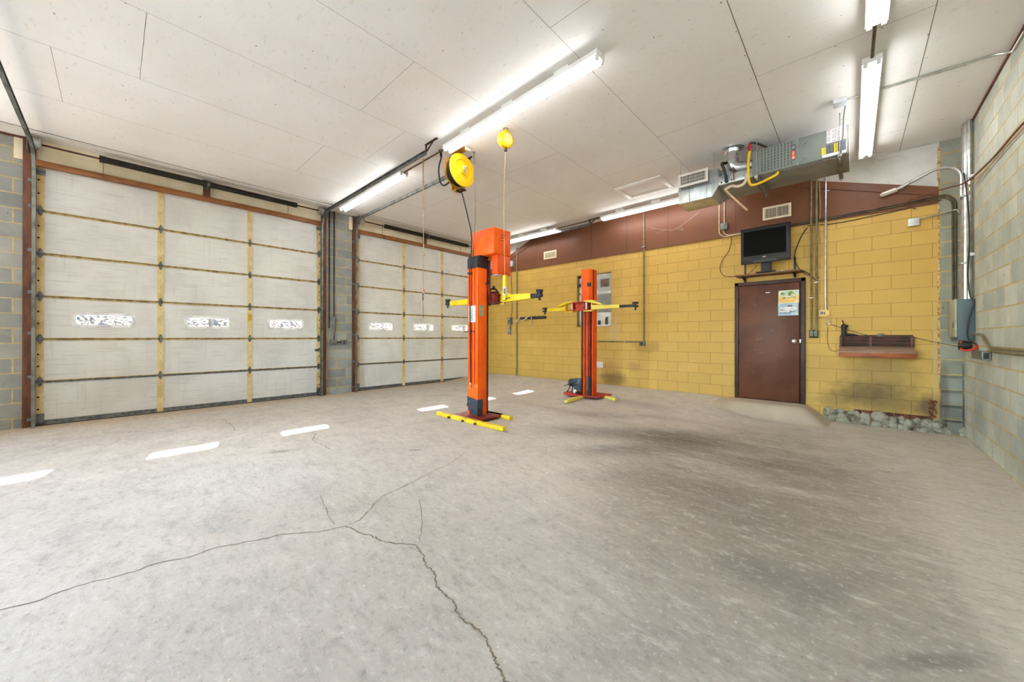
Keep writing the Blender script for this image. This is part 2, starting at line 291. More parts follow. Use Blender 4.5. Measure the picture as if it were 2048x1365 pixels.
# ------------------------------------------------------------------ mesh builder
ORIGIN = {}
class MB:
    def __init__(s): s.v = []; s.f = []; s.mi = []; s.k = 0
    def add(s, vs, fs):
        o = len(s.v); s.v += [tuple(p) for p in vs]
        for f in fs: s.f.append(tuple(i + o for i in f)); s.mi.append(s.k)
        return s
    def mat(s, k): s.k = k; return s
    def hexa(s, b, t):       # bottom 4, top 4 (same winding)
        return s.add(list(b) + list(t), [(3, 2, 1, 0), (4, 5, 6, 7), (0, 1, 5, 4), (1, 2, 6, 5), (2, 3, 7, 6), (3, 0, 4, 7)])
    def box(s, x0, x1, y0, y1, z0, z1):
        return s.hexa([(x0, y0, z0), (x1, y0, z0), (x1, y1, z0), (x0, y1, z0)], [(x0, y0, z1), (x1, y0, z1), (x1, y1, z1), (x0, y1, z1)])
    def obox(s, c, ax, ay, az):
        c = Vector(c); ax = Vector(ax); ay = Vector(ay); az = Vector(az); P = lambda i, j, k: c + ax * i + ay * j + az * k
        return s.hexa([P(-1, -1, -1), P(1, -1, -1), P(1, 1, -1), P(-1, 1, -1)], [P(-1, -1, 1), P(1, -1, 1), P(1, 1, 1), P(-1, 1, 1)])
    def bar(s, p0, p1, w, h, up=(0, 0, 1)):
        p0 = Vector(p0); p1 = Vector(p1); d = (p1 - p0); L = d.length; d.normalize(); u = Vector(up)
        r = d.cross(u).normalized(); u = r.cross(d).normalized()
        return s.obox((p0 + p1) / 2, d * L / 2, r * w / 2, u * h / 2)
    def prism(s, loop, off):
        n = len(loop); off = Vector(off); a = [Vector(p) for p in loop]; b = [p + off for p in a]
        return s.add(a + b, [tuple(range(n - 1, -1, -1)), tuple(range(n, 2 * n))] + [(i, (i + 1) % n, (i + 1) % n + n, i + n) for i in range(n)])
    def ring(s, outer, inner, off):    # frame with a hole: loops of equal length
        n = len(outer); off = Vector(off); o = [Vector(p) for p in outer]; i_ = [Vector(p) for p in inner]
        vs = o + i_ + [p + off for p in o] + [p + off for p in i_]; fs = []
        for k in range(n):
            j = (k + 1) % n
            fs += [(k, j, j + n, k + n), (k + 2 * n, k + 3 * n, j + 3 * n, j + 2 * n), (k, k + 2 * n, j + 2 * n, j), (k + n, j + n, j + 3 * n, k + 3 * n)]
        return s.add(vs, fs)
    def frame(s, d):
        d = Vector(d).normalized(); a = Vector((0, 0, 1)) if abs(d.z) < .9 else Vector((1, 0, 0))
        r = d.cross(a).normalized(); return r, r.cross(d).normalized()
    def cyl(s, p0, p1, r0, r1=None, n=14):
        r1 = r0 if r1 is None else r1; p0 = Vector(p0); p1 = Vector(p1); a, b = s.frame(p1 - p0)
        l0 = [p0 + (a * math.cos(2 * PI * i / n) + b * math.sin(2 * PI * i / n)) * r0 for i in range(n)]
        l1 = [p1 + (a * math.cos(2 * PI * i / n) + b * math.sin(2 * PI * i / n)) * r1 for i in range(n)]
        return s.add(l0 + l1, [tuple(range(n - 1, -1, -1)), tuple(range(n, 2 * n))] + [(i, (i + 1) % n, (i + 1) % n + n, i + n) for i in range(n)])
    def lathe(s, c, axis, prof, n=32):    # prof: (distance along axis, radius)
        c = Vector(c); d = Vector(axis).normalized(); a, b = s.frame(d); vs = []; m = len(prof)
        for (h, r) in prof:
            for i in range(n): vs.append(c + d * h + (a * math.cos(2 * PI * i / n) + b * math.sin(2 * PI * i / n)) * max(r, 1e-4))
        fs = [(k * n + i, k * n + (i + 1) % n, (k + 1) * n + (i + 1) % n, (k + 1) * n + i) for k in range(m - 1) for i in range(n)]
        fs += [tuple(range(n - 1, -1, -1)), tuple(range((m - 1) * n, m * n))]
        return s.add(vs, fs)
    def tube(s, pts, r, n=8, fillet=0.0, smooth=0):
        pts = [Vector(p) for p in pts]
        if fillet > 0: pts = fil(pts, fillet)
        if smooth: pts = spl(pts, smooth)
        m = len(pts); rs = r if isinstance(r, (list, tuple)) else [r] * m
        T = []
        for i in range(m):
            d = (pts[min(i + 1, m - 1)] - pts[max(i - 1, 0)]); T.append(d.normalized())
        a, b = s.frame(T[0]); vs = []
        for i in range(m):
            a = (a - T[i] * a.dot(T[i])); a = a.normalized() if a.length > 1e-6 else s.frame(T[i])[0]
            b = a.cross(T[i]).normalized()
            rr = rs[min(i, len(rs) - 1)]
            for k in range(n): vs.append(pts[i] + (a * math.cos(2 * PI * k / n) + b * math.sin(2 * PI * k / n)) * rr)
        fs = [(i * n + k, i * n + (k + 1) % n, (i + 1) * n + (k + 1) % n, (i + 1) * n + k) for i in range(m - 1) for k in range(n)]
        fs += [tuple(range(n - 1, -1, -1)), tuple(range((m - 1) * n, m * n))]
        return s.add(vs, fs)
    def sphere(s, c, r, n=12, m=8, sc=(1, 1, 1)):
        c = Vector(c); vs = [c + Vector((0, 0, r * sc[2]))]
        for j in range(1, m):
            t = PI * j / m
            for i in range(n): vs.append(c + Vector((math.sin(t) * math.cos(2 * PI * i / n) * r * sc[0], math.sin(t) * math.sin(2 * PI * i / n) * r * sc[1], math.cos(t) * r * sc[2])))
        vs.append(c - Vector((0, 0, r * sc[2]))); L = len(vs) - 1; fs = [(0, 1 + i, 1 + (i + 1) % n) for i in range(n)]
        for j in range(m - 2):
            for i in range(n): fs.append((1 + j * n + i, 1 + (j + 1) * n + i, 1 + (j + 1) * n + (i + 1) % n, 1 + j * n + (i + 1) % n))
        fs += [(L, 1 + (m - 2) * n + (i + 1) % n, 1 + (m - 2) * n + i) for i in range(n)]
        return s.add(vs, fs)
    def build(s, name, mats, parent=None, bevel=0.0, smooth=True, loc=None, sharp=35, seg=2):
        o3 = Vector(loc) if loc is not None else (ORIGIN[parent.name] if parent else Vector((0, 0, 0)))
        me = bpy.data.meshes.new(name); me.from_pydata([Vector(v) - o3 for v in s.v], [], s.f)
        mats = mats if isinstance(mats, (list, tuple)) else [mats]
        for m in mats: me.materials.append(m)
        for p, k in zip(me.polygons, s.mi): p.material_index = k
        bm = bmesh.new(); bm.from_mesh(me)
        bmesh.ops.recalc_face_normals(bm, faces=bm.faces)
        if bevel > 0:
            es = [e for e in bm.edges if len(e.link_faces) == 2 and e.calc_face_angle(0) > .5]
            bmesh.ops.bevel(bm, geom=es, offset=bevel, segments=seg, affect='EDGES', profile=.5, clamp_overlap=True)
        bm.to_mesh(me); bm.free()
        if smooth:
            for p in me.polygons: p.use_smooth = True
            try: me.set_sharp_from_angle(angle=math.radians(sharp))
            except Exception: pass
        o = bpy.data.objects.new(name, me); COL.objects.link(o)
        if parent is not None: o.parent = parent
        else: o.location = o3
        ORIGIN[o.name] = o3
        return o

def fil(pts, rad, n=7):
    out = [pts[0]]
    for i in range(1, len(pts) - 1):
        a, b, c = pts[i - 1], pts[i], pts[i + 1]; u = (a - b); w = (c - b); r = min(rad, u.length * .48, w.length * .48)
        p, q = b + u.normalized() * r, b + w.normalized() * r
        for k in range(n + 1):
            t = k / n; out.append(p * (1 - t) ** 2 + b * 2 * t * (1 - t) + q * t * t)
    return out + [pts[-1]]
def spl(pts, n):
    P = [pts[0]] + pts + [pts[-1]]; out = []
    for i in range(1, len(P) - 2):
        for k in range(n):
            t = k / n; a, b, c, d = P[i - 1], P[i], P[i + 1], P[i + 2]
            out.append(.5 * ((2 * b) + (c - a) * t + (2 * a - 5 * b + 4 * c - d) * t * t + (3 * b - a - 3 * c + d) * t ** 3))
    return out + [pts[-1]]

def tag(o, label=None, cat=None, group=None, kind=None):
    if label: o['label'] = label
    if cat: o['category'] = cat
    if group: o['group'] = group
    if kind: o['kind'] = kind
    return o
def thing(name, loc, label, cat, group=None, kind=None):
    o = bpy.data.objects.new(name, None); COL.objects.link(o); o.location = loc; o.empty_display_size = .1
    ORIGIN[o.name] = Vector(loc); return tag(o, label, cat, group, kind)
def kids(o): return [c for c in bpy.data.objects if c.parent == o]
def copy_tree(o, loc, label, group=None):
    r = o.copy(); COL.objects.link(r); r.location = loc; ORIGIN[r.name] = Vector(loc); r['label'] = label
    def rec(a, b):
        for ch in kids(a):
            c = ch.copy(); COL.objects.link(c); c.parent = b; ORIGIN[c.name] = Vector(loc); rec(ch, c)
    rec(o, r); return r
def rrect(cy, cz, hw, hh, r, f, n=5):      # rounded rectangle loop through f(a, b)
    out = []
    for (sx, sz, a0) in ((1, 1, 0), (-1, 1, 90), (-1, -1, 180), (1, -1, 270)):
        for k in range(n + 1):
            a = math.radians(a0 + 90 * k / n); out.append(f(cy + sx * (hw - r) + r * math.cos(a), cz + sz * (hh - r) + r * math.sin(a)))
    return out
def text_mesh(name, s, size, m, parent, pos, xdir, ydir, depth=.001):
    cu = bpy.data.curves.new(name, 'FONT'); cu.body = s; cu.size = size; cu.align_x = 'CENTER'; cu.align_y = 'CENTER'; cu.extrude = depth
    ob = bpy.data.objects.new(name, cu); COL.objects.link(ob)
    dg = bpy.context.evaluated_depsgraph_get(); me = bpy.data.meshes.new_from_object(ob.evaluated_get(dg)); bpy.data.objects.remove(ob)
    x = Vector(xdir).normalized(); y = Vector(ydir).normalized(); z = x.cross(y); R = Matrix((x, y, z)).transposed()
    o3 = ORIGIN[parent.name]
    for v in me.vertices: v.co = Vector(pos) - o3 + R @ v.co
    me.materials.clear(); me.materials.append(m); me.name = name
    o = bpy.data.objects.new(name, me); COL.objects.link(o); o.parent = parent; ORIGIN[o.name] = o3
    return o

# ------------------------------------------------------------------ room dimensions (metres)
XL, XR, YB, YF, ZC = -8.31, 1.106, 7.802, -4.6, 3.838
def sm(a, b, x):
    t = max(0.0, min(1.0, (x - a) / (b - a))); return t * t * (3 - 2 * t)
def fz(x, y):       # the slab falls towards the bay doors and the right hand corner
    b = -.14 + .015 * sm(-8.3, -4.2, x) - .093 * sm(-4.0, -.2, x)
    rise = sm(6.1, 7.8, y) * (1 - sm(-1.95, -1.1, x))
    return b + (0.0 - b) * rise

# floor
def build_floor():
    m = MB(); nx, ny = 50, 64; x0, x1, y0, y1 = XL - .2, XR, YF, YB
    P = lambda i, j: (x0 + (x1 - x0) * i / nx, y0 + (y1 - y0) * j / ny)
    m.add([(*P(i, j), fz(*P(i, j))) for j in range(ny + 1) for i in range(nx + 1)],
          [(j * (nx + 1) + i, j * (nx + 1) + i + 1, (j + 1) * (nx + 1) + i + 1, (j + 1) * (nx + 1) + i) for j in range(ny) for i in range(nx)])
    m.mat(1)
    cr = [([(-2.95, -.6), (-2.856, -.267), (-2.878, -.13), (-2.839, .025), (-2.836, .188), (-2.794, .289), (-2.796, .413), (-2.731, .573), (-2.674, .749), (-2.548, .915), (-2.504, 1.058), (-2.508, 1.162), (-2.642, 1.319), (-2.745, 1.454), (-2.77, 1.623), (-2.846, 1.918), (-2.936, 2.27), (-3.079, 2.619)], .0032),
          ([(-2.504, 1.058), (-2.357, 1.092), (-2.264, 1.131), (-2.185, 1.141), (-2.073, 1.215), (-1.979, 1.28)], .0042),
          ([(-1.979, 1.28), (-1.88, 1.251), (-1.788, 1.206), (-1.705, 1.209), (-1.606, 1.155), (-1.545, 1.149), (-1.465, 1.15), (-1.38, 1.113), (-1.298, 1.105), (-1.242, 1.117), (-1.187, 1.111), (-1.149, 1.091), (-1.106, 1.079), (-1.064, 1.053), (-1.003, 1.033), (-.971, 1.028), (-.939, 1.022), (-.868, .997), (-.7, .93)], .0052),
          ([(-5.064, 1.767), (-4.745, 1.617), (-4.453, 1.624), (-4.151, 1.617)], .0045), ([(-3.108, 1.116), (-2.731, 1.031), (-2.571, 1.012)], .0025),
          ([(-1.979, 1.28), (-2.179, 1.45), (-2.533, 1.652)], .0025), ([(-6.967, 1.114), (-6.378, 1.131), (-5.968, 1.085)], .004)]
    rnd = random.Random(3)
    for pts, w in cr:
        q = []
        for a, b in zip(pts, pts[1:]):
            for k in range(6):
                t = k / 6; jx = 0 if (k == 0) else rnd.uniform(-.008, .008); q.append((a[0] + (b[0] - a[0]) * t + jx, a[1] + (b[1] - a[1]) * t + jx * rnd.choice((-1, 1))))
        q.append(pts[-1]); vs = []; n = len(q)
        for i, (x, y) in enumerate(q):
            d = Vector((q[min(i + 1, n - 1)][0] - q[max(i - 1, 0)][0], q[min(i + 1, n - 1)][1] - q[max(i - 1, 0)][1])).normalized()
            ww = w * rnd.uniform(.5, 1.2) * (.25 if i in (0, n - 1) else 1)
            for sg in (-1, 1): vs.append((x - d.y * ww * sg, y + d.x * ww * sg, fz(x, y) + .0015))
        m.add(vs, [(2 * i, 2 * i + 1, 2 * i + 3, 2 * i + 2) for i in range(n - 1)])
    return tag(m.build('floor', [FLOOR, CRACK]), kind='structure')
build_floor()

# ceiling with board joints and nail heads
def build_ceiling():
    m = MB(); m.box(XL - .2, XR + .2, YF - .2, YB + .2, ZC, ZC + .1); m.mat(1); z = ZC - .0012
    def strip(x0, x1, y0, y1): m.add([(x0, y0, z), (x1, y0, z), (x1, y1, z), (x0, y1, z)], [(0, 1, 2, 3)])
    xs = [.503, -.745, -1.955, -3.18, -4.35, -5.53, -6.73]
    wd = [.003, .0033, .0018, .0014, .0015, .0019, .0017]
    for x, w in zip(xs, wd): strip(x - w, x + w, YF, YB)
    ys = {0: [5.76 - 2.44 * k for k in range(4)], 1: [7.0, 4.55, 2.1, -.3], 2: [7.46, 5.02, 2.60, .16, -2.3], 3: [5.65, 3.21, .77, -1.67], 4: [6.9, 4.45, 2.01, -.43], 5: [5.06, 2.62, .18, -2.26], 6: [6.9, 4.47, 2.03, -.41], -1: [6.9, 4.5, 2.1]}
    edges = [XR] + xs + [-7.95]
    for k in range(len(edges) - 1):
        for y in ys.get(k, []): strip(edges[k + 1], edges[k], y - .0017, y + .0017)
    rnd = random.Random(5)
    for k in range(30):
        y = YF + .2 + k * .407
        for x in [e - o for e in edges for o in (.03, .3, .6, .9)]:
            if rnd.random() < .5 or x < XL: continue
            r = rnd.uniform(.003, .0065); xx, yy = x + rnd.uniform(-.03, .03), y + rnd.uniform(-.02, .02)
            m.add([(xx - r, yy - r, z), (xx + r, yy - r, z), (xx + r, yy + r, z), (xx - r, yy + r, z)], [(0, 1, 2, 3)])
    return tag(m.build('ceiling', [CEIL, JOINT_AND_SHADE], smooth=False), kind='structure')
build_ceiling()

# ------------------------------------------------------------------ left wall with two bay doors and an added unseen opening for daylight
D1 = (-.735, 2.985); D2 = (3.76, 7.41); D3 = (-4.45, -2.75); HZ = 3.50
m = MB(); W0 = XL - .2
for a, b in ((YF, D3[0]), (D3[1], D1[0]), (D1[1], D2[0]), (D2[1], YB)): m.box(W0, XL, a, b, -.3, ZC)
m.mat(1)
for a, b in (D1, D2, D3): m.box(W0, XL, a, b, HZ, ZC)
m.mat(2); m.box(XL - .001, XL + .012, -2.7, D1[0] - .06, ZC - .035, ZC - .002)
tag(m.build('wall_left', [GRY_L, CREAM, JAMB], smooth=False), kind='structure')
m = MB()     # unseen wall behind the camera; its window is added for daylight fill
for a, b, c, d in ((W0, -4.2, -.3, ZC), (.3, XR + .2, -.3, ZC), (-4.2, .3, -.3, .85), (-4.2, .3, 3.3, ZC)): m.box(a, b, YF - .2, YF, c, d)
tag(m.build('wall_front', GRY_L, smooth=False), kind='structure')
win = thing('added_window', (-1.95, YF, .85), None, None, kind='structure'); m = MB()
for a, b in ((-4.2, -4.14), (-2.73, -2.67), (-1.23, -1.17), (.24, .3)): m.box(a, b, YF - .14, YF - .06, .85, 3.3)
for c, d in ((.85, .91), (3.24, 3.3)): m.box(-4.2, .3, YF - .14, YF - .06, c, d)
m.build('window_frame', AWNW, win); MB().box(-4.14, .24, YF - .11, YF - .104, .91, 3.24).build('pane', GLASS, win)  # frame and pane of the added window
m = MB(); m.box(XR, XR + .2, YF - .2, YB + .2, -.35, ZC); tag(m.build('wall_right', GRY_R, smooth=False), kind='structure')
m = MB(); m.box(XR - .018, XR + .01, YF, YB - .3, ZC - .02, ZC - .001); tag(m.build('trim_1', JAMB), kind='structure')
m = MB(); m.box(-7.968, -7.932, YF, YB, ZC - .024, ZC - .0005); m.mat(1); m.box(-7.93, -7.918, YF, YB, ZC - .004, ZC - .0005); tag(m.build('trim_2', [WHITEB, JOINT_AND_SHADE]), kind='structure')  # thin dark strip beside the trim paints a shadow line

# door surrounds: header beams and jambs
def surround(name, d, last=False):
    root = thing(name, (XL, d[0], -.14), None, None, kind='structure')
    MB().box(XL, XL + .05, d[0] - .02, d[1] + .02, HZ - .03, HZ + .055).build('header_beam', BEAM, root, .004)
    MB().box(XL, XL + .045, d[0] - .11, d[0] + .0, -.15, ZC - .01).build('jamb', JAMB, root, .003)
    MB().box(XL, XL + .045, d[1] - .0, d[1] + .1, -.15, ZC - .01).build('jamb', JAMB, root, .003)
    c = (d[0] + d[1]) / 2 - .03
    MB().box(XL, XL + .06, c - .045, c + .045, HZ + .055, ZC - .01).build('centre_post', JAMB, root, .003)
    g = MB()
    for y in (d[0] + .62, d[1] - .62): g.box(XL, XL + .004, y - .003, y + .003, HZ + .05, ZC - .02)
    g.build('board_joint', JAMB, root)
    MB().box(XL, XL + .03, d[0] - .185, d[0] - .11, 3.52, 3.80).build('cream_block', CREAM, root, .003)
surround('trim_3', D1); surround('trim_4', D2)

# sectional bay doors
SZ = [None, .478, 1.073, 1.672, 2.27, 2.866, 3.53]
def bay_door(name, d, stiles, wins, sk):
    root = thing(name, (XL, d[0], -.14), None, None, kind='structure')
    xb, xf = XL - .06, XL - .015
    for k in range(6):
        z0 = -.125 if k == 0 else SZ[k]; z1 = SZ[k + 1]
        s = MB()
        if k == 2:
            hh, hw, cz = .098, .31, 1.356; ys = [d[0]] + [v for c in wins for v in (c - hw, c + hw)] + [d[1]]
            s.box(xb, xf, d[0], d[1], z0, cz - hh); s.box(xb, xf, d[0], d[1], cz + hh, z1)
            for i in range(0, len(ys), 2): s.box(xb, xf, ys[i], ys[i + 1], cz - hh, cz + hh)
        else: s.box(xb, xf, d[0], d[1], z0, z1)
        sec = s.build('door_section', DOORP, root, smooth=False)
        r = MB()
        if k < 5: r.box(xf - .002, xf + .007, d[0], d[1], z1 - .024, z1 - .004)
        if k > 0: r.box(xf - .002, xf + .007, d[0], d[1], z0 + .004, z0 + .016); r.mat(1); r.box(xf - .002, xf + .0012, d[0], d[1], z0 - .004, z0 + .004); r.mat(0)
        if k == 0: r.box(xf - .002, xf + .004, d[0], d[1], z0 + .004, z0 + .06)
        r.build('rail', [RAILM if k else HINGE, DARKST], sec)
        for i, (a, b) in enumerate(stiles):
            st = MB(); st.box(xf - .002, xf + .009, a, b, z0 + .006, z1 - .006)
            st.mat(1)
            edge = i in (0, len(stiles) - 1); yy = (a + b) / 2
            for q in range(2 if edge else 4):
                zz = z0 + (z1 - z0) * ((.36 + .28 * q) if edge else (.2 + .2 * q)); yy2 = (a + .02 if i == 0 else b - .02) if edge else yy
                rr = .012 if edge else .005
                st.prism([(xf + .0085, yy2 + rr * math.cos(t * PI / 4), zz + rr * math.sin(t * PI / 4)) for t in range(8)], (.0015, 0, 0))
            st.build('stile', [STILE, DARKST], sec, smooth=False)
        if k == 2:
            for c in wins:
                f = lambda y, z, x=xf - .01: (x, y, z)
                fr = MB(); fr.ring(rrect(c, cz, hw + .012, hh + .012, .03, f), rrect(c, cz, hw - .022, hh - .022, .035, f), (.018, 0, 0))
                fr.ring(rrect(c, cz, hw - .018, hh - .018, .038, lambda y, z: (xb - .005, y, z)), rrect(c, cz, hw - .026, hh - .026, .034, lambda y, z: (xb - .005, y, z)), (.05, 0, 0))
                wf = fr.build('window_frame', AWNW, sec, sharp=50)
                MB().prism(rrect(c, cz, hw - .02, hh - .02, .034, lambda y, z: (xb + .022, y, z)), (.004, 0, 0)).build('pane', GLASS, sec)
    for k in range(1, 6):
        for i, (a, b) in enumerate(stiles):
            y = (a + b) / 2; z = SZ[k]; h = MB(); w = .034 if i not in (0, len(stiles) - 1) else .04
            h.prism([(xf + .009, y + p[0] * w, z + p[1] * .075) for p in ((0, 1), (.45, .72), (.55, .4), (1, .12), (1, -.12), (.55, -.4), (.45, -.72), (0, -1), (-.45, -.72), (-.55, -.4), (-1, -.12), (-1, .12), (-.55, .4), (-.45, .72))], (.007, 0, 0))
            h.cyl((xf + .02, y - w * .9, z), (xf + .02, y + w * .9, z), .0095, n=8)
            if i in (0, len(stiles) - 1):
                sg = -1 if i == 0 else 1; h.cyl((xf + .03, y, z), (xf + .03, y + sg * .09, z), .007, n=8)
            h.build('hinge', HINGE, root)
    for y, sg in ((d[0] + .04, -1), (d[1] - .04, 1)):
        h = MB(); h.box(xf + .006, xf + .014, y - .04, y + .04, 3.36, 3.44); h.cyl((xf + .03, y, 3.42), (xf + .03, y + sg * .09, 3.42), .009, n=8); h.box(xf + .01, xf + .04, y - .02, y + .02, 3.40, 3.44)
        h.build('top_roller_bracket', HINGE, root)
        h = MB(); h.box(xf + .006, xf + .012, y - .035, y + .035, -.11, .03); h.box(xf + .006, xf + .03, y - .04, y + .04, -.12, -.1); h.build('bottom_bracket', HINGE, root)
    MB().box(xb, xf - .004, d[0], d[1], -.152, -.121).build('bottom_seal', BLACK, root)
    if sk == 1:
        h = MB(); y = d[1] - .05; h.box(xf + .009, xf + .03, y - .06, y + .03, .80, .85); h.cyl((xf + .03, y - .02, .825), (xf + .05, y - .02, .825), .02, n=10); h.build('slide_lock', HINGE, root)
        MB().box(xf + .0085, xf + .0095, 1.70, 1.766, 1.40, 1.53).build('yellow_sticker', mat('yellow_sticker', (208, 168, 40), .5), root)
    return root
bay_door('door_1', D1, [(-.735, -.665), (.482, .554), (1.697, 1.768), (2.912, 2.985)], [-.09, 1.13, 2.34], 1)
bay_door('door_2', D2, [(3.76, 3.83), (4.93, 5.01), (6.11, 6.19), (7.34, 7.41)], [4.37, 5.56, 6.77], 2)

# tracks
def track(y, sg, label, xend, zt, hang=True):
    root = thing('door_track', (XL + .11, y, fz(XL + .11, y)), label, 'door track', 'curved steel tracks of the bay doors')
    x = XL + .12; pts = fil([Vector((x, y, fz(x, y))), Vector((x, y, zt)), Vector((xend, y, zt))], .38, 12)
    t = MB()
    # C section swept along the path
    def sweep(w, off, th):
        vs = []; n = len(pts)
        for i, p in enumerate(pts):
            d = (pts[min(i + 1, n - 1)] - pts[max(i - 1, 0)]).normalized(); nn = Vector((d.z, 0, -d.x))
            for (a, b) in ((-w, -th), (w, -th), (w, th), (-w, th)): vs.append(p + nn * a + Vector((0, off + b, 0)))
        fs = [(4 * i + k, 4 * i + (k + 1) % 4, 4 * i + 4 + (k + 1) % 4, 4 * i + 4 + k) for i in range(n - 1) for k in range(4)] + [(3, 2, 1, 0), (4 * n - 4, 4 * n - 3, 4 * n - 2, 4 * n - 1)]
        t.add(vs, fs)
    sweep(.026, sg * .016, .0018)
    for s2 in (-1, 1):
        vs = []; n = len(pts)
        for i, p in enumerate(pts):
            d = (pts[min(i + 1, n - 1)] - pts[max(i - 1, 0)]).normalized(); nn = Vector((d.z, 0, -d.x))
            for (a, b) in ((s2 * .026 - .0018, -.018), (s2 * .026 + .0018, -.018), (s2 * .026 + .0018, .016), (s2 * .026 - .0018, .016)): vs.append(p + nn * a + Vector((0, b, 0)))
        t.add(vs, [(4 * i + k, 4 * i + (k + 1) % 4, 4 * i + 4 + (k + 1) % 4, 4 * i + 4 + k) for i in range(n - 1) for k in range(4)] + [(3, 2, 1, 0), (4 * n - 4, 4 * n - 3, 4 * n - 2, 4 * n - 1)])
    t.build('track_channel', TRACKM, root, sharp=40)
    for z in (-.03, .55, 1.15, 1.72, 2.3, 2.9, 3.25):
        b = MB(); b.box(XL + .045, XL + .05, y + sg * .016, y + sg * .062, z - .022, z + .022); b.box(XL + .045, x - .02, y + sg * .016, y + sg * .021, z - .022, z + .022); b.cyl((XL + .05, y + sg * .046, z), (XL + .058, y + sg * .046, z), .009, n=6); b.build('wall_clip', HINGE, root)
    if hang:
        h = MB(); xe = xend - .02
        h.box(xe - .018, xe + .018, y + sg * .018, y + sg * .023, zt - .02, ZC); h.bar((xe, y + sg * .02, zt + .01), (xe + .2, y + sg * .02, ZC - .005), .022, .005, (0, 1, 0))
        h.box(xe - .03, xe + .25, y + sg * .016, y + sg * .05, ZC - .005, ZC - .0005)
        h.build('ceiling_hanger', DARKST, root)
    return root
track(-.742, -1, 'curved steel track on the left side of the left bay door', -4.4, 3.67)
track(2.965, 1, 'curved steel track on the right side of the left bay door', -4.40, 3.70)
track(3.70, -1, 'steel track of the right bay door, running to the yellow hose reel', -4.45, 3.735)
track(7.455, 1, 'steel track of the right bay door, running high along the back wall', -4.45, 3.71)

def shaft(d, label):
    c = (d[0] + d[1]) / 2 - .03; x, z = XL + .19, 3.722
    root = thing('torsion_spring_shaft', (x, c, z), label, 'door spring', 'spring shafts over the bay doors')
    MB().cyl((x, d[0] - .05, z), (x, d[1] + .05, z), .013, n=10).build('shaft', RUSTY, root)
    for a, b in ((d[0] + .615, c - .05), (c + .05, d[1] - .55)):
        s = MB(); n = int((b - a) / .011); prof = []
        for i in range(n + 1): prof += [(i * (b - a) / n, .044), ((i + .5) * (b - a) / n, .0475)]
        s.lathe((x, a, z), (0, 1, 0), prof[:-1], 14)
        sp = s.build('torsion_spring', DARKST, root, sharp=80)
        for y in (a, b): MB().cyl((x, y - .03, z), (x, y + .03, z), .05, n=14).build('winding_cone', DARKST, root)
    for y in (d[0] + .022, d[1] - .062):
        sg = 1 if y > c else -1
        dr = MB(); dr.lathe((x, y - .05, z), (0, 1, 0), [(0, .03), (0, .085), (.008, .085), (.012, .075), (.07, .075), (.078, .09), (.085, .09), (.09, .03)], 24)
        dr.build('cable_drum', STEEL, root)
        p = MB(); p.box(XL + .045, x + .05, y + sg * .075, y + sg * .081, z - .11, z + .09); p.build('bearing_plate', TRACKM, root)
    p = MB(); p.box(XL + .06, XL + .07, c - .04, c + .04, z - .06, z + .06); p.box(XL + .06, x + .03, c - .004, c + .004, z - .05, z + .05); p.cyl((x, c - .03, z), (x, c + .03, z), .035, n=12); p.build('centre_bearing', HINGE, root)
shaft(D1, 'dark torsion springs and shaft over the left bay door')
shaft(D2, 'dark torsion springs and shaft over the right bay door')

# ------------------------------------------------------------------ back wall
WX0, WX1, WZ0, WZ1 = -5.02, -4.092, 1.355, 2.622; ZS = 2.985
m = MB(); T = YB + .2
PX = .885
m.box(XL - .2, WX0, YB, T, -.3, ZS); m.box(WX1, PX, YB, T, -.002, ZS); m.box(WX0, WX1, YB, T, -.3, WZ0); m.box(WX0, WX1, YB, T, WZ1, ZS); m.box(WX1, PX, YB, T, -.3, -.002)
m.mat(1); m.box(PX, XR + .2, YB - .012, T, -.3, ZC)
m.mat(2); m.box(XL - .2, PX, YB, T, ZS, ZC)
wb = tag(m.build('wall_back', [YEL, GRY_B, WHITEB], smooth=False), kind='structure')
# brown gabled siding that once was the outside of the next building
def gable(x): return min(3.77 + .40 * (x + 6.545), 3.692 - .347 * (x + .517))
xs = [XL + .35, -7.4, -6.36, -.95, -.517, PX - .01]
loop = [(XL, YB - .022, ZS)] + [(PX - .012, YB - .022, ZS)] + [(PX - .012, YB - .022, gable(PX)), (-.9, YB - .022, ZC - .001), (-6.38, YB - .022, ZC - .001), (-7.6, YB - .022, 3.35), (XL, YB - .022, 3.06)]
MB().prism(loop, (0, .022, 0)).build('brown_siding', BROWNP, wb, smooth=False)
g = MB()
for x in (-6.98, -5.792, -4.601, -3.711, -2.802, -1.582, -.402):
    g.box(x - .004, x + .004, YB - .0235, YB - .02, ZS + .01, min(ZC - .01, gable(x) - .02))
g.build('siding_joint', BROWNF, wb)
r = MB()
def rake(xa, xb, f, w=.12):
    y0, y1 = YB - .042, YB - .021
    r.hexa([(xa, y0, f(xa) - w), (xb, y0, f(xb) - w), (xb, y1, f(xb) - w), (xa, y1, f(xa) - w)], [(xa, y0, f(xa)), (xb, y0, f(xb)), (xb, y1, f(xb)), (xa, y1, f(xa))])
rake(XL, -6.42, lambda x: 3.77 + .40 * (x + 6.545) - .03); rake(-.9, PX - .012, lambda x: 3.692 - .347 * (x + .517))
r.build('gable_trim_board', BROWNP, wb, smooth=False)
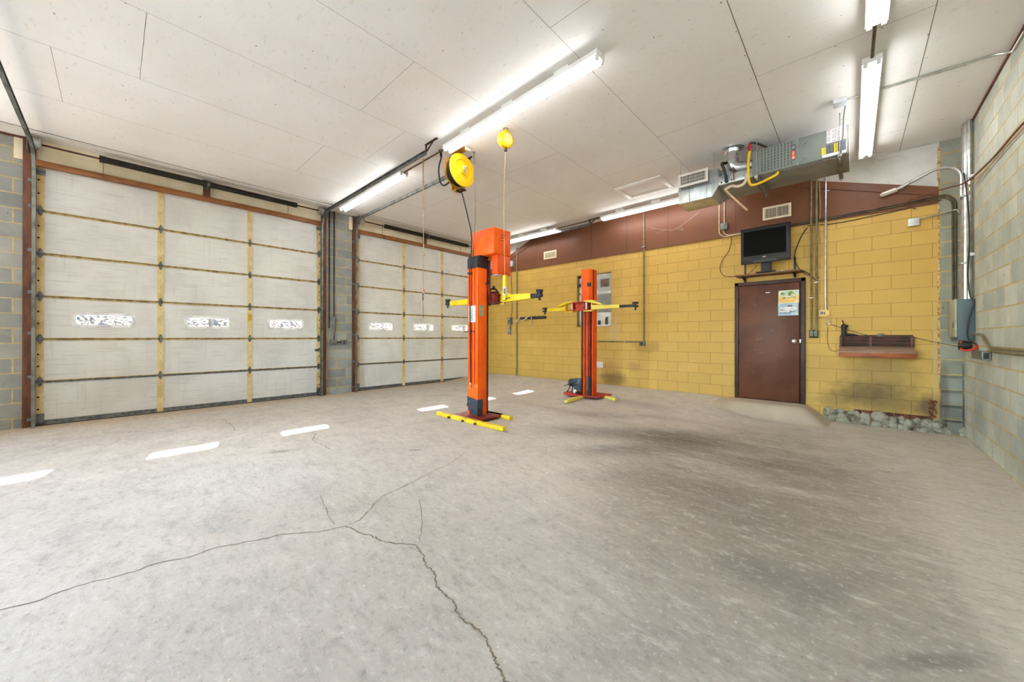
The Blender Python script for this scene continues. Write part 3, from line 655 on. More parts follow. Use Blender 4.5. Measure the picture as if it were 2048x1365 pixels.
# white plastered edge between paint and bare block, broken plaster and rubble footing
e = MB(); rnd = random.Random(11); z = .5
while z < 3.75:
    h = rnd.uniform(.08, .25); w = rnd.uniform(.006, .018); e.box(PX - w, PX + w * .5, YB - .016, YB + .01, z, min(z + h, ZC)); z += h
e.build('mortar_edge', mat('crumbly_mortar_edge', (214, 186, 140), .95, c2=(150, 120, 84), nscale=30), wb, .002)
r = MB(); rnd = random.Random(4); x = -.36
while x < XR - .02:
    w = rnd.uniform(.07, .17)
    for zz in (-.19, -.09):
        r.sphere((x + w / 2 + rnd.uniform(-.02, .02), YB - .01 + rnd.uniform(-.01, .012), zz + rnd.uniform(-.03, .02) - .02 * (x > .4)), .09, 10, 7, (w / .15, .65 + rnd.uniform(-.1, .15), rnd.uniform(.7, 1.0)))
    x += w * .75
r.build('rubble_footing', RUBBLE, wb, sharp=70)
r = MB(); rnd = random.Random(9); x = .02
while x < .8:
    w = rnd.uniform(.05, .12); r.box(x, x + w, YB - .02 - rnd.uniform(0, .03), YB + .01, -.05 + rnd.uniform(-.012, .012), .0); x += w + .008
for k in range(26): r.sphere((.825 + rnd.uniform(-.03, .04), YB + .002, .0 + k * .009), rnd.uniform(.01, .02), 6, 5)
r.build('broken_brick', BRICKR, wb, .006)
r = MB(); rnd = random.Random(21)
for k, zz in enumerate((-.13, .07, .27, .47, .67)):
    r.obox((.997, YB - .02, zz), (.1, rnd.uniform(-.01, .01), 0), (0, .045 - .006 * k, 0), (rnd.uniform(-.004, .004), 0, .092))
r.build('chipped_pier_block', GRY_B, wb, .03, seg=3)

# window to the office
win = thing('window_1', (WX0, YB, WZ0), None, None, kind='structure')
fm = MB(); y0, y1 = YB + .10, YB + .16
for a, b, c, d in ((WX0, WX0 + .05, WZ0, WZ1), (WX1 - .05, WX1, WZ0, WZ1), (WX0, WX1, WZ0, WZ0 + .05), (WX0, WX1, WZ1 - .06, WZ1), (WX0, WX1, 2.15, 2.20)): fm.box(a, b, y0, y1, c, d)
fm.build('window_frame', AWNW, win, .004)
rv = MB(); rv.box(WX0, WX0 + .006, YB, y0, WZ0, WZ1); rv.box(WX1 - .006, WX1, YB, y0, WZ0, WZ1); rv.box(WX0, WX1, YB, y0, WZ1 - .006, WZ1); rv.box(WX0, WX1, YB - .0, y0, WZ0, WZ0 + .008)
rv.build('reveal', mat('olive_reveal_paint', (140, 120, 60), .6), win)
gl = MB(); gl.box(WX0 + .05, WX1 - .05, y0 + .03, y0 + .034, WZ0 + .05, WZ1 - .05); gl.build('pane', GLASS, win)
MB().box(WX0 + .05, WX1 - .05, y1 + .02, y1 + .024, 1.70, 2.15).build('blind', BLIND, win)
pp = MB(); pp.box(WX0 + .05, WX1 - .05, y1 + .02, y1 + .024, 2.20, 2.56); pp.mat(1); pp.box(-4.47, -4.24, y1 + .017, y1 + .0195, 2.31, 2.50)
pp.build('taped_sheet', [WHITE, mat('faded_red_print', (176, 128, 112), .7, c2=(120, 104, 100), nscale=14)], win)
of = MB(); of.box(-6.2, -3.2, YB + .2 + 1.6, YB + .2 + 1.65, -.1, 2.9); of.box(-6.25, -6.2, YB + .2, YB + 1.85, -.1, 2.9); of.box(-3.2, -3.15, YB + .2, YB + 1.85, -.1, 2.9); of.box(-6.25, -3.15, YB + .2, YB + 1.85, 2.9, 2.95); of.box(-6.25, -3.15, YB + .2, YB + 1.85, -.15, -.1)
tag(of.build('wall_office', OFFW, smooth=False), kind='structure')
ll = bpy.data.lights.new('office_fill_light', 'AREA'); ll.energy = 45; ll.size = .9; ll.color = (1, .97, .93); lo_ = bpy.data.objects.new('office_fill_light', ll); COL.objects.link(lo_); lo_.location = (-4.7, YB + 1.1, 2.88)  # added fill light without a fitting, to brighten the office view
t_ = thing('office_shelf', (-4.3, YB + .5, 1.36), 'dark cluttered shelf of files seen through the office window', 'shelf')
s = MB(); s.box(-4.72, -4.0, YB + .42, YB + .72, 1.34, 1.37); s.build('shelf_board', BLACK, t_)
s = MB(); rnd = random.Random(2); x = -4.70
while x < -4.05:
    w = rnd.uniform(.03, .09); s.mat(rnd.choice((0, 1, 1, 2))); s.box(x, x + w - .006, YB + .45, YB + .68, 1.37, 1.37 + rnd.uniform(.14, .3)); x += w
s.build('file_row', [BLACK, WHITE, BADGE], t_)

# brown door with frame, slightly proud, and the poured ramp
dr = thing('door_4', (-1.08, YB, 0), None, None, kind='structure')
f = MB(); f.box(-1.592, -1.532, YB - .05, YB, -.02, 2.105); f.box(-.632, -.572, YB - .05, YB, .0, 2.105); f.box(-1.592, -.572, YB - .05, YB, 2.045, 2.105)
f.mat(1); f.box(-1.532, -.632, YB - .012, YB, 0, 2.045)  # dark sheet behind the leaf paints the shadowed gap at the frame
f.build('door_frame', [BROWNF, DARKST], dr, .005)
MB().box(-1.527, -.652, YB - .045, YB - .008, .02, 2.035).build('door_leaf', BROWND, dr, .003)
k = MB(); k.lathe((-.722, YB - .045, 1.047), (0, -1, 0), [(0, .034), (.006, .034), (.01, .014), (.03, .014), (.036, .026), (.055, .029), (.066, .02), (.068, .003)], 20); k.build('door_knob', CHROME, dr)
for z in (.25, 1.02, 1.78): MB().cyl((-1.53, YB - .052, z - .05), (-1.53, YB - .052, z + .05), .008, n=10).build('hinge', DARKST, dr)
MB().box(-1.12, -1.055, YB - .0462, YB - .045, 1.888, 1.902).build('white_sticker', WHITE, dr)
MB().box(-.648, -.632, YB - .052, YB - .03, 1.02, 1.08).build('strike_plate', STEEL, dr)
def poster(z0, z1, x0, x1, label, art):
    root = thing('car_poster', ((x0 + x1) / 2, YB - .047, z0), label, 'poster', 'car posters on the brown door')
    art(root, x0, x1, z0, z1); return root
def quad(m, pts, y): m.prism([(p[0], y, p[1]) for p in pts], (0, -.0004, 0)); return m
PY = YB - .0455
def art1(root, x0, x1, z0, z1):
    W, H = x1 - x0, z1 - z0; P = lambda a, b: (x0 + W * a, z0 + H * b)
    MB().box(x0, x1, PY - .0012, PY, z0, z1).build('sheet', mat('poster_cream', (240, 232, 206), .45), root)
    a = MB(); quad(a, [P(.03, .06), P(.97, .06), P(.97, .6), P(.03, .55)], PY - .0013); a.build('sand', mat('poster_sand', (236, 188, 96), .5, c2=(244, 216, 150), nscale=9), root)
    a = MB(); quad(a, [P(.03, .55), P(.97, .6), P(.97, .95), P(.03, .95)], PY - .0013); a.build('sky', mat('poster_sky', (176, 212, 200), .5, c2=(236, 228, 200), nscale=8), root)
    a = MB(); quad(a, [P(.46, .66), P(.52, .9), P(.66, .92), P(.86, .66), P(.76, .72)], PY - .0018); quad(a, [P(.1, .66), P(.14, .84), P(.3, .84), P(.32, .64)], PY - .0018); a.build('tree_print', mat('poster_tree', (70, 112, 70), .6, c2=(160, 180, 80), nscale=12), root)
    a = MB(); quad(a, [P(.15, .4), P(.2, .52), P(.44, .56), P(.52, .68), P(.66, .68), P(.78, .55), P(.84, .5), P(.82, .44)], PY - .0022); a.build('car_body', mat('poster_car_cream', (236, 222, 170), .5), root)
    a = MB(); quad(a, [P(.16, .36), P(.84, .44), P(.82, .47), P(.66, .43), P(.5, .42), P(.36, .4), P(.32, .45), P(.26, .44)], PY - .0025); quad(a, [P(.46, .58), P(.52, .66), P(.62, .66), P(.62, .6)], PY - .0025); a.build('car_shadow', mat('poster_dark', (62, 50, 34), .6), root)
def art2(root, x0, x1, z0, z1):
    W, H = x1 - x0, z1 - z0; P = lambda a, b: (x0 + W * a, z0 + H * b)
    MB().box(x0, x1, PY - .0012, PY, z0, z1).build('sheet', mat('poster_blue', (150, 180, 208), .45, c2=(188, 206, 222), nscale=7), root)
    a = MB(); quad(a, [P(.05, .3), P(.04, .58), P(.14, .68), P(.42, .72), P(.48, .84), P(.7, .84), P(.8, .7), P(.94, .62), P(.92, .44), P(.66, .34), P(.55, .24), P(.2, .26)], PY - .0018); a.build('car_body', mat('poster_car_white', (226, 226, 228), .5, c2=(206, 196, 204), nscale=12), root)
    a = MB(); quad(a, [P(.08, .5), P(.36, .44), P(.36, .4), P(.08, .45)], PY - .0023); quad(a, [P(.44, .72), P(.49, .82), P(.7, .81), P(.74, .72)], PY - .0023)
    quad(a, [P(.08, .3), P(.22, .26), P(.55, .22), P(.62, .36), P(.66, .4), P(.66, .3), P(.86, .36), P(.86, .4), P(.62, .26), P(.56, .18), P(.3, .2), P(.08, .26)], PY - .0023)
    a.build('car_dark', mat('poster_navy', (50, 66, 92), .6), root)
    a = MB(); quad(a, [P(.66, .12), P(.8, .12), P(.8, .17), P(.66, .17)], PY - .0023); quad(a, [P(.82, .14), P(.9, .14), P(.9, .2), P(.82, .2)], PY - .0023); a.build('caption', WHITE, root)
poster(1.690, 1.912, -.936, -.655, 'pale print of a cream car on sand, upper of two posters on the brown door', art1)
poster(1.482, 1.692, -.941, -.664, 'blue print of a white car, lower of two posters on the brown door', art2)

# poured concrete ramp in front of the door
def ramp():
    m = MB(); nx, ny = 40, 14; x0, x1, y0, y1 = -1.92, -.12, 7.0, YB - .002
    vs = []
    for j in range(ny + 1):
        for i in range(nx + 1):
            x = x0 + (x1 - x0) * i / nx; y = y0 + (y1 - y0) * j / ny
            ex = sm(-1.9, -1.55, x) * (1 - sm(-.62, -.2, x)); ey = sm(7.06, 7.34, y + .12 * (x + 1.1) * 0)
            top = .005; base = fz(x, y)
            vs.append((x, y, base - .01 + (top - base + .01) * ex * ey))
    fs = [(j * (nx + 1) + i, j * (nx + 1) + i + 1, (j + 1) * (nx + 1) + i + 1, (j + 1) * (nx + 1) + i) for j in range(ny) for i in range(nx)]
    m.add(vs, fs); return m.build('concrete_ramp', MOUNDM, sharp=80)
tag(ramp(), 'smooth rounded concrete ramp poured in front of the brown door', 'ramp')

# ------------------------------------------------------------------ fluorescent strip lights
def strip_light(name, a, b, label, group='twin tube strip lights on the ceiling'):
    a = Vector((a[0], a[1], ZC)); b = Vector((b[0], b[1], ZC)); d = (b - a).normalized(); n = Vector((-d.y, d.x, 0)); L = (b - a).length
    root = thing(name, tuple((a + b) / 2), label, 'strip light', group); c = (a + b) / 2
    h = MB(); h.obox(c - Vector((0, 0, .082)), d * L / 2, n * .070, Vector((0, 0, .022)))
    h.prism([tuple(a + n * s + Vector((0, 0, z))) for s, z in ((-.070, -.10), (.070, -.10), (.02, -.112), (-.02, -.112))], tuple(b - a)); h.build('housing', FIXW, root, .003)
    for t in (.18, .5, .82): MB().obox(a + (b - a) * t - Vector((0, 0, .03)), d * .09, n * .03, Vector((0, 0, .03))).build('spacer', FIXW, root)
    for s in (-1, 1):
        o = n * s * .045 - Vector((0, 0, .127)); MB().cyl(a + d * .03 + o, b - d * .03 + o, .0165, n=12).build('tube', TUBE, root)
        for e in (a + d * .012, b - d * .012):
            q = MB(); q.obox(e + n * s * .045 - Vector((0, 0, .118)), d * .012, n * .016, Vector((0, 0, .028))); q.build('lamp_holder', FIXW, root, .004)
    for e in (a, b): MB().obox(e - Vector((0, 0, .085)), d * .003, n * .071, Vector((0, 0, .028))).build('end_cap', FIXW, root)
    return root
strip_light('strip_light', (-4.17, 3.16), (-1.73, 3.08), 'long strip light in the middle of the ceiling, just above the yellow hose reel')
strip_light('strip_light', (-7.72, 3.20), (-5.29, 3.16), 'strip light beside the left bay door track, above the block pier')
strip_light('strip_light', (-7.70, 7.38), (-5.29, 7.36), 'strip light half hidden by the orange lift motor cover, along the back wall')
strip_light('strip_light', (-4.09, 7.35), (-1.66, 7.33), 'strip light along the back wall, running in behind the galvanised duct')
strip_light('strip_light', (.135, 4.86), (.135, 7.33), 'strip light at the right hand end of the grey furnace')
strip_light('strip_light', (.145, 1.86), (.145, 4.31), 'strip light cut off by the top edge of the photo, above the furnace end light')
strip_light('strip_light', (-7.70, -1.32), (-5.27, -1.32), 'strip light out of view near the left bay door')
strip_light('strip_light', (-4.1, -1.45), (-1.7, -1.45), 'strip light out of view behind the camera')

def conduit(name, runs, r, m, label, cat='conduit', group=None, boxes=(), fillet=.07, straps=(), plates=()):
    p0 = runs[0][0]; root = thing(name, p0, label, cat, group)
    for pts in runs: MB().tube(pts, r, 10, fillet).build('pipe', m, root)
    for (b, mm, nm) in boxes:
        q = MB().box(*b).build(nm, mm, root, .006)
    for (b, mm, nm) in plates: MB().box(*b).build(nm, mm, root, .001)
    for s in straps: MB().box(*s).build('strap', STEEL, root, .002)
    return root
conduit('light_conduit', [[(-5.29, 3.17, ZC - .075), (-4.17, 3.16, ZC - .075)]], .012, CONDB, 'bronze conduit linking the pier strip light to the middle strip light', group='conduits between strip lights')
conduit('light_conduit', [[(-5.29, 7.36, ZC - .075), (-4.09, 7.35, ZC - .075)]], .012, CONDB, 'bronze conduit linking the two strip lights on the back wall', group='conduits between strip lights')
conduit('light_conduit', [[(.14, 4.31, ZC - .07), (.135, 4.86, ZC - .07)]], .013, CONDB, 'short bronze conduit between the two strip lights right of the furnace', group='conduits between strip lights')
# ceiling junction box, thin conduit to the right wall
conduit('ceiling_conduit', [[(-.05, 5.66, ZC - .012), (.45, 5.69, ZC - .012), (XR - .1, 5.72, ZC - .012), (XR - .012, 5.70, ZC - .05), (XR - .012, 5.35, ZC - .06)]], .011, CONDS, 'thin silver conduit crossing the ceiling from the box above the furnace to the right wall',
        boxes=[((-.165, -.045, 5.58, 5.72, ZC - .05, ZC - .001), BOXW, 'junction_box')])
# access hatch
h = thing('ceiling_hatch', (-2.8, 6.55, ZC), 'white framed access hatch in the ceiling left of the duct register', 'hatch')
q = MB(); x0, x1, y0, y1 = -3.21, -2.37, 6.22, 6.88
for a, b, c, d in ((x0, x1, y0, y0 + .07), (x0, x1, y1 - .07, y1), (x0, x0 + .07, y0 + .07, y1 - .07), (x1 - .07, x1, y0 + .07, y1 - .07)): q.box(a, b, c, d, ZC - .024, ZC - .001)
q.build('hatch_frame', FIXW, h, .004); MB().box(x0 + .075, x1 - .075, y0 + .075, y1 - .075, ZC - .008, ZC - .001).build('hatch_panel', CEIL, h)

# ------------------------------------------------------------------ hose reel, reel light, rope
def reel():
    c = Vector((-4.17, 3.42, 3.525)); root = thing('hose_reel', (c.x, c.y, ZC), 'large yellow air hose reel hanging from the ceiling above the front lift post', 'hose reel')
    b = MB(); b.box(c.x - .14, c.x - .125, c.y - .07, c.y + .07, c.z - .27, ZC - .002); b.box(c.x - .14, c.x + .1, c.y - .07, c.y + .07, ZC - .012, ZC - .002)
    b.box(c.x - .14, c.x + .04, c.y - .05, c.y + .05, c.z - .275, c.z - .262); b.build('bracket', OCHRE, root, .003)
    b = MB(); b.lathe(c + Vector((-.105, 0, 0)), (1, 0, 0), [(0, .05), (0, .232), (.006, .236), (.012, .232), (.012, .05)], 40); b.build('back_flange', OCHRE, root)
    b = MB(); b.lathe(c + Vector((.02, 0, 0)), (1, 0, 0), [(0, .05), (0, .23), (.004, .236), (.012, .23), (.02, .165), (.018, .152), (-.008, .148), (-.006, .06), (.004, .04), (.004, .002)], 40); b.build('front_flange', YELREEL, root, sharp=30)
    b = MB(); b.lathe(c + Vector((.02, 0, 0)), (1, 0, 0), [(-.007, .139), (-.004, .139), (-.002, .1485), (-.007, .1485), (-.007, .139)], 40); b.build('rim_shade', DKBROWN, root)  # dark ring paints the shade inside the dished flange
    b = MB(); prof = [(0, .1)]
    for k in range(4): prof += [(k * .0225 + .001, .185), (k * .0225 + .006, .2), (k * .0225 + .017, .2), (k * .0225 + .022, .185)]
    b.lathe(c + Vector((-.1, 0, 0)), (1, 0, 0), prof, 32); b.build('wound_hose', BLACK, root)
    b = MB(); b.cyl(c + Vector((.01, 0, -.02)), c + Vector((.075, 0, -.02)), .026); b.cyl(c + Vector((.06, 0, -.03)), c + Vector((.06, 0, .05)), .015); b.tube([c + Vector((.06, 0, .04)), c + Vector((.05, .05, .06)), c + Vector((.01, .10, .08))], .011, 8, .02); b.build('swivel_fitting', CHROME, root)
    b = MB()
    for sy in (-.04, .04): b.cyl(c + Vector((-.06, sy, -.275)), c + Vector((.04, sy, -.275)), .013, n=10)
    for sx in (-.06, .045): b.cyl(c + Vector((sx, -.045, -.285)), c + Vector((sx, .045, -.285)), .013, n=10)
    b.build('roller_guide', DARKST, root)
    b = MB(); b.box(c.x + .1, c.x + .13, c.y - .02, c.y + .07, ZC - .05, ZC - .012); b.build('white_connector', WHITE, root, .004)
    # hose paid out down the front of the lift post
    b = MB(); b.tube([c + Vector((-.02, 0, -.23)), (-4.175, 3.44, 3.2), (-4.13, 3.5, 2.9), (-4.12, 3.57, 2.62), (-4.18, 3.62, 2.35), (-4.245, 3.645, 2.1), (-4.25, 3.655, 1.6), (-4.247, 3.66, .9), (-4.243, 3.665, .42)], .0095, 8, 0, 6)
    b.build('air_hose', BLACK, root)
    b = MB(); b.lathe((-4.243, 3.665, .42), (0, 0, -1), [(0, .011), (.02, .013), (.025, .009), (.05, .009), (.052, .013), (.08, .013), (.082, .006), (.1, .006)], 12); b.build('hose_coupling', CHROME, root)
    b = MB(); b.lathe((-4.245, 3.648, 2.06), (0, 0, 1), [(0, .012), (0, .036), (.02, .036), (.02, .012)], 14); b.build('hose_stop', BLACK, root)
reel()
f = MB(); f.tube([(-4.42, 3.24, ZC - .002), (-4.42, 3.25, ZC - .09), (-4.47, 3.24, 3.6), (-4.46, 3.25, 3.42), (-4.40, 3.27, 3.33), (-4.33, 3.33, 3.38), (-4.29, 3.40, 3.47)], .011, 8, 0, 6)
r_ = thing('supply_hose', (-4.42, 3.24, ZC), 'black looped supply hose from the ceiling to the back of the yellow hose reel', 'hose')
f.build('hose', BLACK, r_); MB().lathe((-4.42, 3.24, ZC), (0, 0, -1), [(0, .03), (.01, .03), (.012, .016), (.09, .014)], 12).build('ceiling_fitting', DARKST, r_)

def reel_light():
    c = Vector((-3.31, 3.46, 3.675)); root = thing('reel_work_light', (c.x, c.y, ZC), 'small yellow cord reel with a hanging yellow and white work light', 'work light')
    b = MB(); b.lathe(c + Vector((-.045, 0, 0)), (1, -.25, 0), [(0, .01), (0, .085), (.012, .105), (.04, .108), (.044, .101), (.05, .101), (.054, .108), (.08, .105), (.092, .085), (.092, .01)], 28)
    b.bar(c + Vector((0, 0, .07)), c + Vector((0, 0, .13)), .05, .045, (1, 0, 0)); b.build('reel_case', YELREEL, root, sharp=30)
    b = MB(); b.lathe(c + Vector((.047, -.012, 0)), (1, -.25, 0), [(0, .002), (.001, .07), (.003, .07), (.003, .002)], 24); b.build('face_label', mat('worn_reel_label', (226, 214, 150), .5, c2=(236, 200, 60), nscale=30), root)
    b = MB(); b.cyl((c.x - .02, c.y + .01, ZC - .001), (c.x - .02, c.y + .01, ZC - .025), .035); b.tube([(c.x - .02, c.y, ZC - .02), (c.x, c.y, ZC - .035), (c.x, c.y, c.z + .12)], .008, 8); b.build('swivel_hook', STEEL, root)
    b = MB(); b.lathe(c + Vector((-.01, 0, -.105)), (0, 0, -1), [(0, .018), (.02, .022), (.035, .02), (.04, .006)], 12); b.build('cord_stop', BLACK, root)
    zt = 1.925; x, y = -3.345, 3.475
    b = MB(); b.tube([c + Vector((-.01, 0, -.13)), (x - .012, y - .006, 2.9), (x, y, zt)], .0042, 6, 0, 5); b.build('cord', CORDT, root)
    b = MB(); b.tube([(c.x - .02, c.y, ZC - .03), (c.x - .09, c.y - .02, 3.76), (c.x - .13, c.y - .03, 3.70), (c.x - .05, c.y - .02, 3.71)], .003, 5, 0, 5); b.build('cord_tail', CORDT, root)
    b = MB(); b.lathe((x, y, zt), (0, 0, -1), [(0, .008), (.004, .028), (.15, .031), (.155, .025), (.155, .004)], 16); b.build('lamp_grip', YELLOW, root)
    b = MB(); b.lathe((x, y, zt - .155), (0, 0, -1), [(0, .004), (0, .024), (.112, .024), (.112, .004)], 16); b.mat(1); b.box(x + .005, x + .03, y - .03, y - .023, zt - .25, zt - .18); b.build('lamp_tube', [WHITE, INK], root)
    b = MB(); b.lathe((x, y, zt - .267), (0, 0, -1), [(0, .02), (.002, .03), (.06, .03), (.068, .015), (.068, .002)], 16); b.build('lamp_end', YELLOW, root)
    b = MB(); b.tube([(x, y, zt - .33), (x + .05, y - .01, zt - .31), (x + .1, y, zt - .305)], .006, 6); b.build('lamp_hook', DARKST, root)
reel_light()
def rope():
    x, y = -4.72, 3.14; root = thing('pull_rope', (x, y, 3.745), 'knotted tan pull rope hanging from the conduit between two strip lights', 'rope')
    b = MB(); b.tube([(x, y, 3.775), (x + .012, y - .015, 3.6), (x - .006, y, 3.2), (x + .004, y - .005, 2.92)], .0055, 6, 0, 5); b.tube([(x, y + .02, 3.775), (x - .016, y + .012, 3.6), (x + .012, y + .004, 3.2), (x, y, 2.92)], .0055, 6, 0, 5); b.tube([(x, y - .014, 3.758), (x, y, 3.778), (x, y + .02, 3.768)], .006, 6)
    b.tube([(x, y, 2.92), (x + .01, y, 2.6), (x + .002, y, 2.3), (x, y, 1.9), (x, y, 1.83)], .006, 6, 0, 5); b.tube([(x + .004, y, 2.92), (x + .024, y - .01, 2.6), (x + .02, y, 2.35)], .005, 6, 0, 5)
    b.sphere((x + .003, y, 2.92), .02, 8, 6); b.sphere((x + .02, y, 2.34), .018, 8, 6); b.build('cord', ROPE, root)
    b = MB(); b.sphere((x, y, 1.805), .026, 10, 8, (1.2, 1, .9)); b.sphere((x + .012, y, 1.785), .02, 8, 6); b.build('knotted_handle', PINKH, root)
    b = MB(); b.tube([(x, y, 1.78), (x - .014, y, 1.72), (x - .002, y, 1.655), (x + .014, y, 1.72), (x, y, 1.78)], .005, 6, 0, 5); b.tube([(x, y, 1.655), (x + .004, y, 1.5), (x + .008, y, 1.385)], .0035, 6); b.build('lower_cord', CORDK, root)
rope()

# ------------------------------------------------------------------ two-post lift
def front_post():
    zf = fz(-4.2, 3.75); root = thing('lift_post', (-4.22, 3.80, zf), 'tall orange lift post with the boxed motor cover on top, nearest the camera', 'car lift', 'orange two-post car lift')
    b = MB(); b.box(-4.50, -3.90, 3.52, 4.06, zf + .03, zf + .055); b.build('base_plate', REDB, root, .004)
    for y, x0, x1, nm in ((3.49, -4.82, -3.36, 'skid'), (4.02, -4.50, -3.74, 'skid')):
        b = MB()
        if y < 3.6:
            for a, c in ((x0, -4.47), (-4.46, -4.12), (-4.11, -3.89), (-3.88, x1)): b.box(a, c, y - .035, y + .035, zf, zf + .055)
        else: b.box(x0, x1, y - .04, y + .04, zf, zf + .055)
        s = b.build(nm, YELLOW, root, .005)
        if y < 3.6:
            for a in (-4.50, -4.17, -3.90): MB().box(a - .015, a + .025, y - .05, y - .033, zf, zf + .03).build('foot_clip', DKBROWN, s)
            MB().lathe((x1 + .04, y - .02, zf), (0, 0, 1), [(0, .025), (.006, .025), (.008, .009), (.03, .009)], 10).build('anchor_bolt', STEEL, s)
    X0, X1, Y0, Y1 = -4.335, -4.108, 3.688, 3.872
    b = MB(); b.box(X0, X1, Y0 + .02, Y1, zf + .05, 2.29)
    for a, c in ((X0, -4.268), (-4.236, -4.19), (-4.168, X1)): b.box(a, c, Y0, Y0 + .021, .40, 2.29)
    b.box(X0, X1, Y0, Y0 + .021, zf + .05, .40); b.build('column', ORANGE, root, .003)
    b = MB(); b.box(-4.2675, -4.2365, Y0 + .0185, Y0 + .0195, .41, 2.15); b.box(-4.1895, -4.1685, Y0 + .0185, Y0 + .0195, .41, 2.15); b.build('column_groove', ORANGED, root)
    b = MB(); b.box(X0 - .004, X1 + .004, Y0 - .006, Y0, 2.152, 2.30); b.box(X1, X1 + .006, Y0 - .006, Y1, 2.152, 2.30); b.box(X0 - .005, X1 + .006, Y0 - .006, Y1, 2.30, 2.306); b.build('black_band', BLACK, root)
    # torn dark sheet wrapped round the foot
    zt = .205
    lp = [(X0 - .006, zt), (X1 + .006, zt - .035), (X1 + .006, zf + .06), (-4.28, zf + .06), (-4.288, .0), (-4.315, -.01), (-4.305, .05), (-4.355, .055), (-4.33, .12)]
    b = MB(); b.prism([(p[0], Y0 - .004, p[1]) for p in lp], (0, -.005, 0)); lp = [(Y0 - .008, zt - .035), (3.785, zt - .03), (3.792, .1), (3.78, .02), (3.788, zf + .06), (Y0 - .008, zf + .06)]
    b.prism([(X1 + .003, p[0], p[1]) for p in lp], (.005, 0, 0)); b.build('torn_sheet', BLUEBLK, root, smooth=False)
    b = MB(); b.cyl((-4.218, Y0 + .001, .30), (-4.218, Y0 - .0015, .30), .1, n=32); b.build('round_cover', ORANGE, root)
    b = MB(); b.box(-4.31, -4.135, Y1, Y1 + .02, zf + .05, 2.2); b.box(-4.15, -4.13, Y1, Y1 + .055, zf + .06, 2.2); b.box(-4.33, -4.31, Y1, Y1 + .055, zf + .06, 2.2); b.build('inner_channel', DKBROWN, root)
    b = MB(); b.box(-4.30, -4.14, 3.90, 3.985, 1.60, 2.30); b.build('slider', REDB, root, .004)
    MB().box(-4.1395, -4.138, 3.91, 3.97, 1.885, 1.925).build('slider_label', WHITE, root); MB().box(-4.1395, -4.138, 3.905, 3.95, 1.99, 2.02).build('slider_label', PAPERG, root)
    # carriage and swing arms
    b = MB(); b.box(-4.40, -4.03, 3.955, 4.21, 1.765, 1.785); b.box(-4.40, -4.03, 3.955, 4.21, 1.635, 1.655); b.box(-4.40, -4.03, 3.955, 4.03, 1.655, 1.765); b.box(-4.34, -4.10, 4.03, 4.16, 1.655, 1.765)
    b.hexa([(-4.36, 3.93, 1.635), (-4.08, 3.93, 1.635), (-4.08, 3.97, 1.635), (-4.36, 3.97, 1.635)], [(-4.34, 3.88, 1.93), (-4.1, 3.88, 1.93), (-4.1, 3.93, 1.93), (-4.34, 3.93, 1.93)]); b.build('carriage', REDB, root, .004)
    b = MB(); b.tube([(-4.13, 3.95, 1.785), (-4.12, 3.97, 1.86), (-4.07, 4.02, 1.86), (-4.04, 4.05, 1.80)], .014, 8, .03); b.sphere((-4.09, 4.0, 1.885), .022, 10, 7); b.box(-4.15, -4.03, 3.96, 4.06, 1.785, 1.81); b.build('release_lever', DARKST, root)
    b = MB(); b.cyl((-4.105, 3.875, 1.93), (-4.07, 3.87, 1.94), .022, n=10); b.build('slide_pad', BLACK, root)
    def arm(sg, xp, xe, xt):
        y = 4.15; b = MB(); b.hexa([(xp, y - .05, 1.655), (xe, y - .045, 1.672), (xe, y + .045, 1.672), (xp, y + .05, 1.655)], [(xp, y - .05, 1.765), (xe, y - .045, 1.752), (xe, y + .045, 1.752), (xp, y + .05, 1.765)])
        b.prism([(xp - sg * .03, y - .052, 1.76), (xp - sg * .03, y - .052, 1.83), (xp + sg * .04, y - .052, 1.83), (xp + sg * .2, y - .052, 1.76)], (0, .012, 0)); b.box(xp - .035, xp + .035, y - .055, y + .055, 1.785, 1.80); b.box(xp - .035, xp + .035, y - .055, y + .055, 1.62, 1.637)
        a = b.build('swing_arm', YELLOW, root, .003)
        MB().cyl((xp, y, 1.61), (xp, y, 1.815), .022, n=12).build('pivot_pin', STEEL, a)
        b = MB(); b.box(min(xe, xe + sg * .12), max(xe, xe + sg * .12), y - .036, y + .036, 1.682, 1.742); b.cyl((xt, y, 1.64), (xt, y, 1.77), .018, n=10); b.cyl((xt, y, 1.765), (xt, y, 1.795), .052, n=14); b.cyl((xt, y, 1.69), (xt, y, 1.725), .05, n=14); b.box(xt - .03, xt + .03, y - .03, y + .03, 1.70, 1.77); b.build('lift_pad', BLACK, a, .002)
    arm(1, -4.02, -3.44, -3.30); arm(-1, -4.41, -5.33, -5.44)
    # motor cover
    b = MB(); b.box(-4.37, -3.865, 3.778, 4.155, 2.338, 2.738); b.build('motor_cover', ORANGE, root, .022, seg=3)
    b = MB(); b.prism([(-3.985, 3.856, 2.338), (-3.868, 3.856, 2.338), (-3.868, 3.856, 2.045), (-3.985, 3.856, 2.06)], (0, .285, 0)); b.build('lower_cover', ORANGED, root, .004)
    b = MB(); b.box(-3.975, -3.875, 3.865, 4.13, 2.035, 2.046); b.build('cover_floor', WHITEB, root)
    b = MB()
    for k in range(3): b.box(-3.8655, -3.862, 3.91 + .01 * k, 4.0 + .01 * k, 2.555 + k * .042, 2.563 + k * .042)
    b.build('vent_slot', DKBROWN, root)
    b = MB(); b.box(-4.32, -4.305, 3.776, 3.7785, 2.36, 2.52); b.build('cover_slot', BLACK, root)
    b = MB(); b.box(-4.36, -4.1, 3.72, 3.9, 2.306, 2.34); b.build('top_bracket', DARKST, root)
    MB().box(-4.31, -4.16, Y0 - .0022, Y0 - .0006, 1.335, 1.585).build('instruction_sheet', mat('pale_blue_sheet', (218, 226, 236), .5), root)
    b = MB()
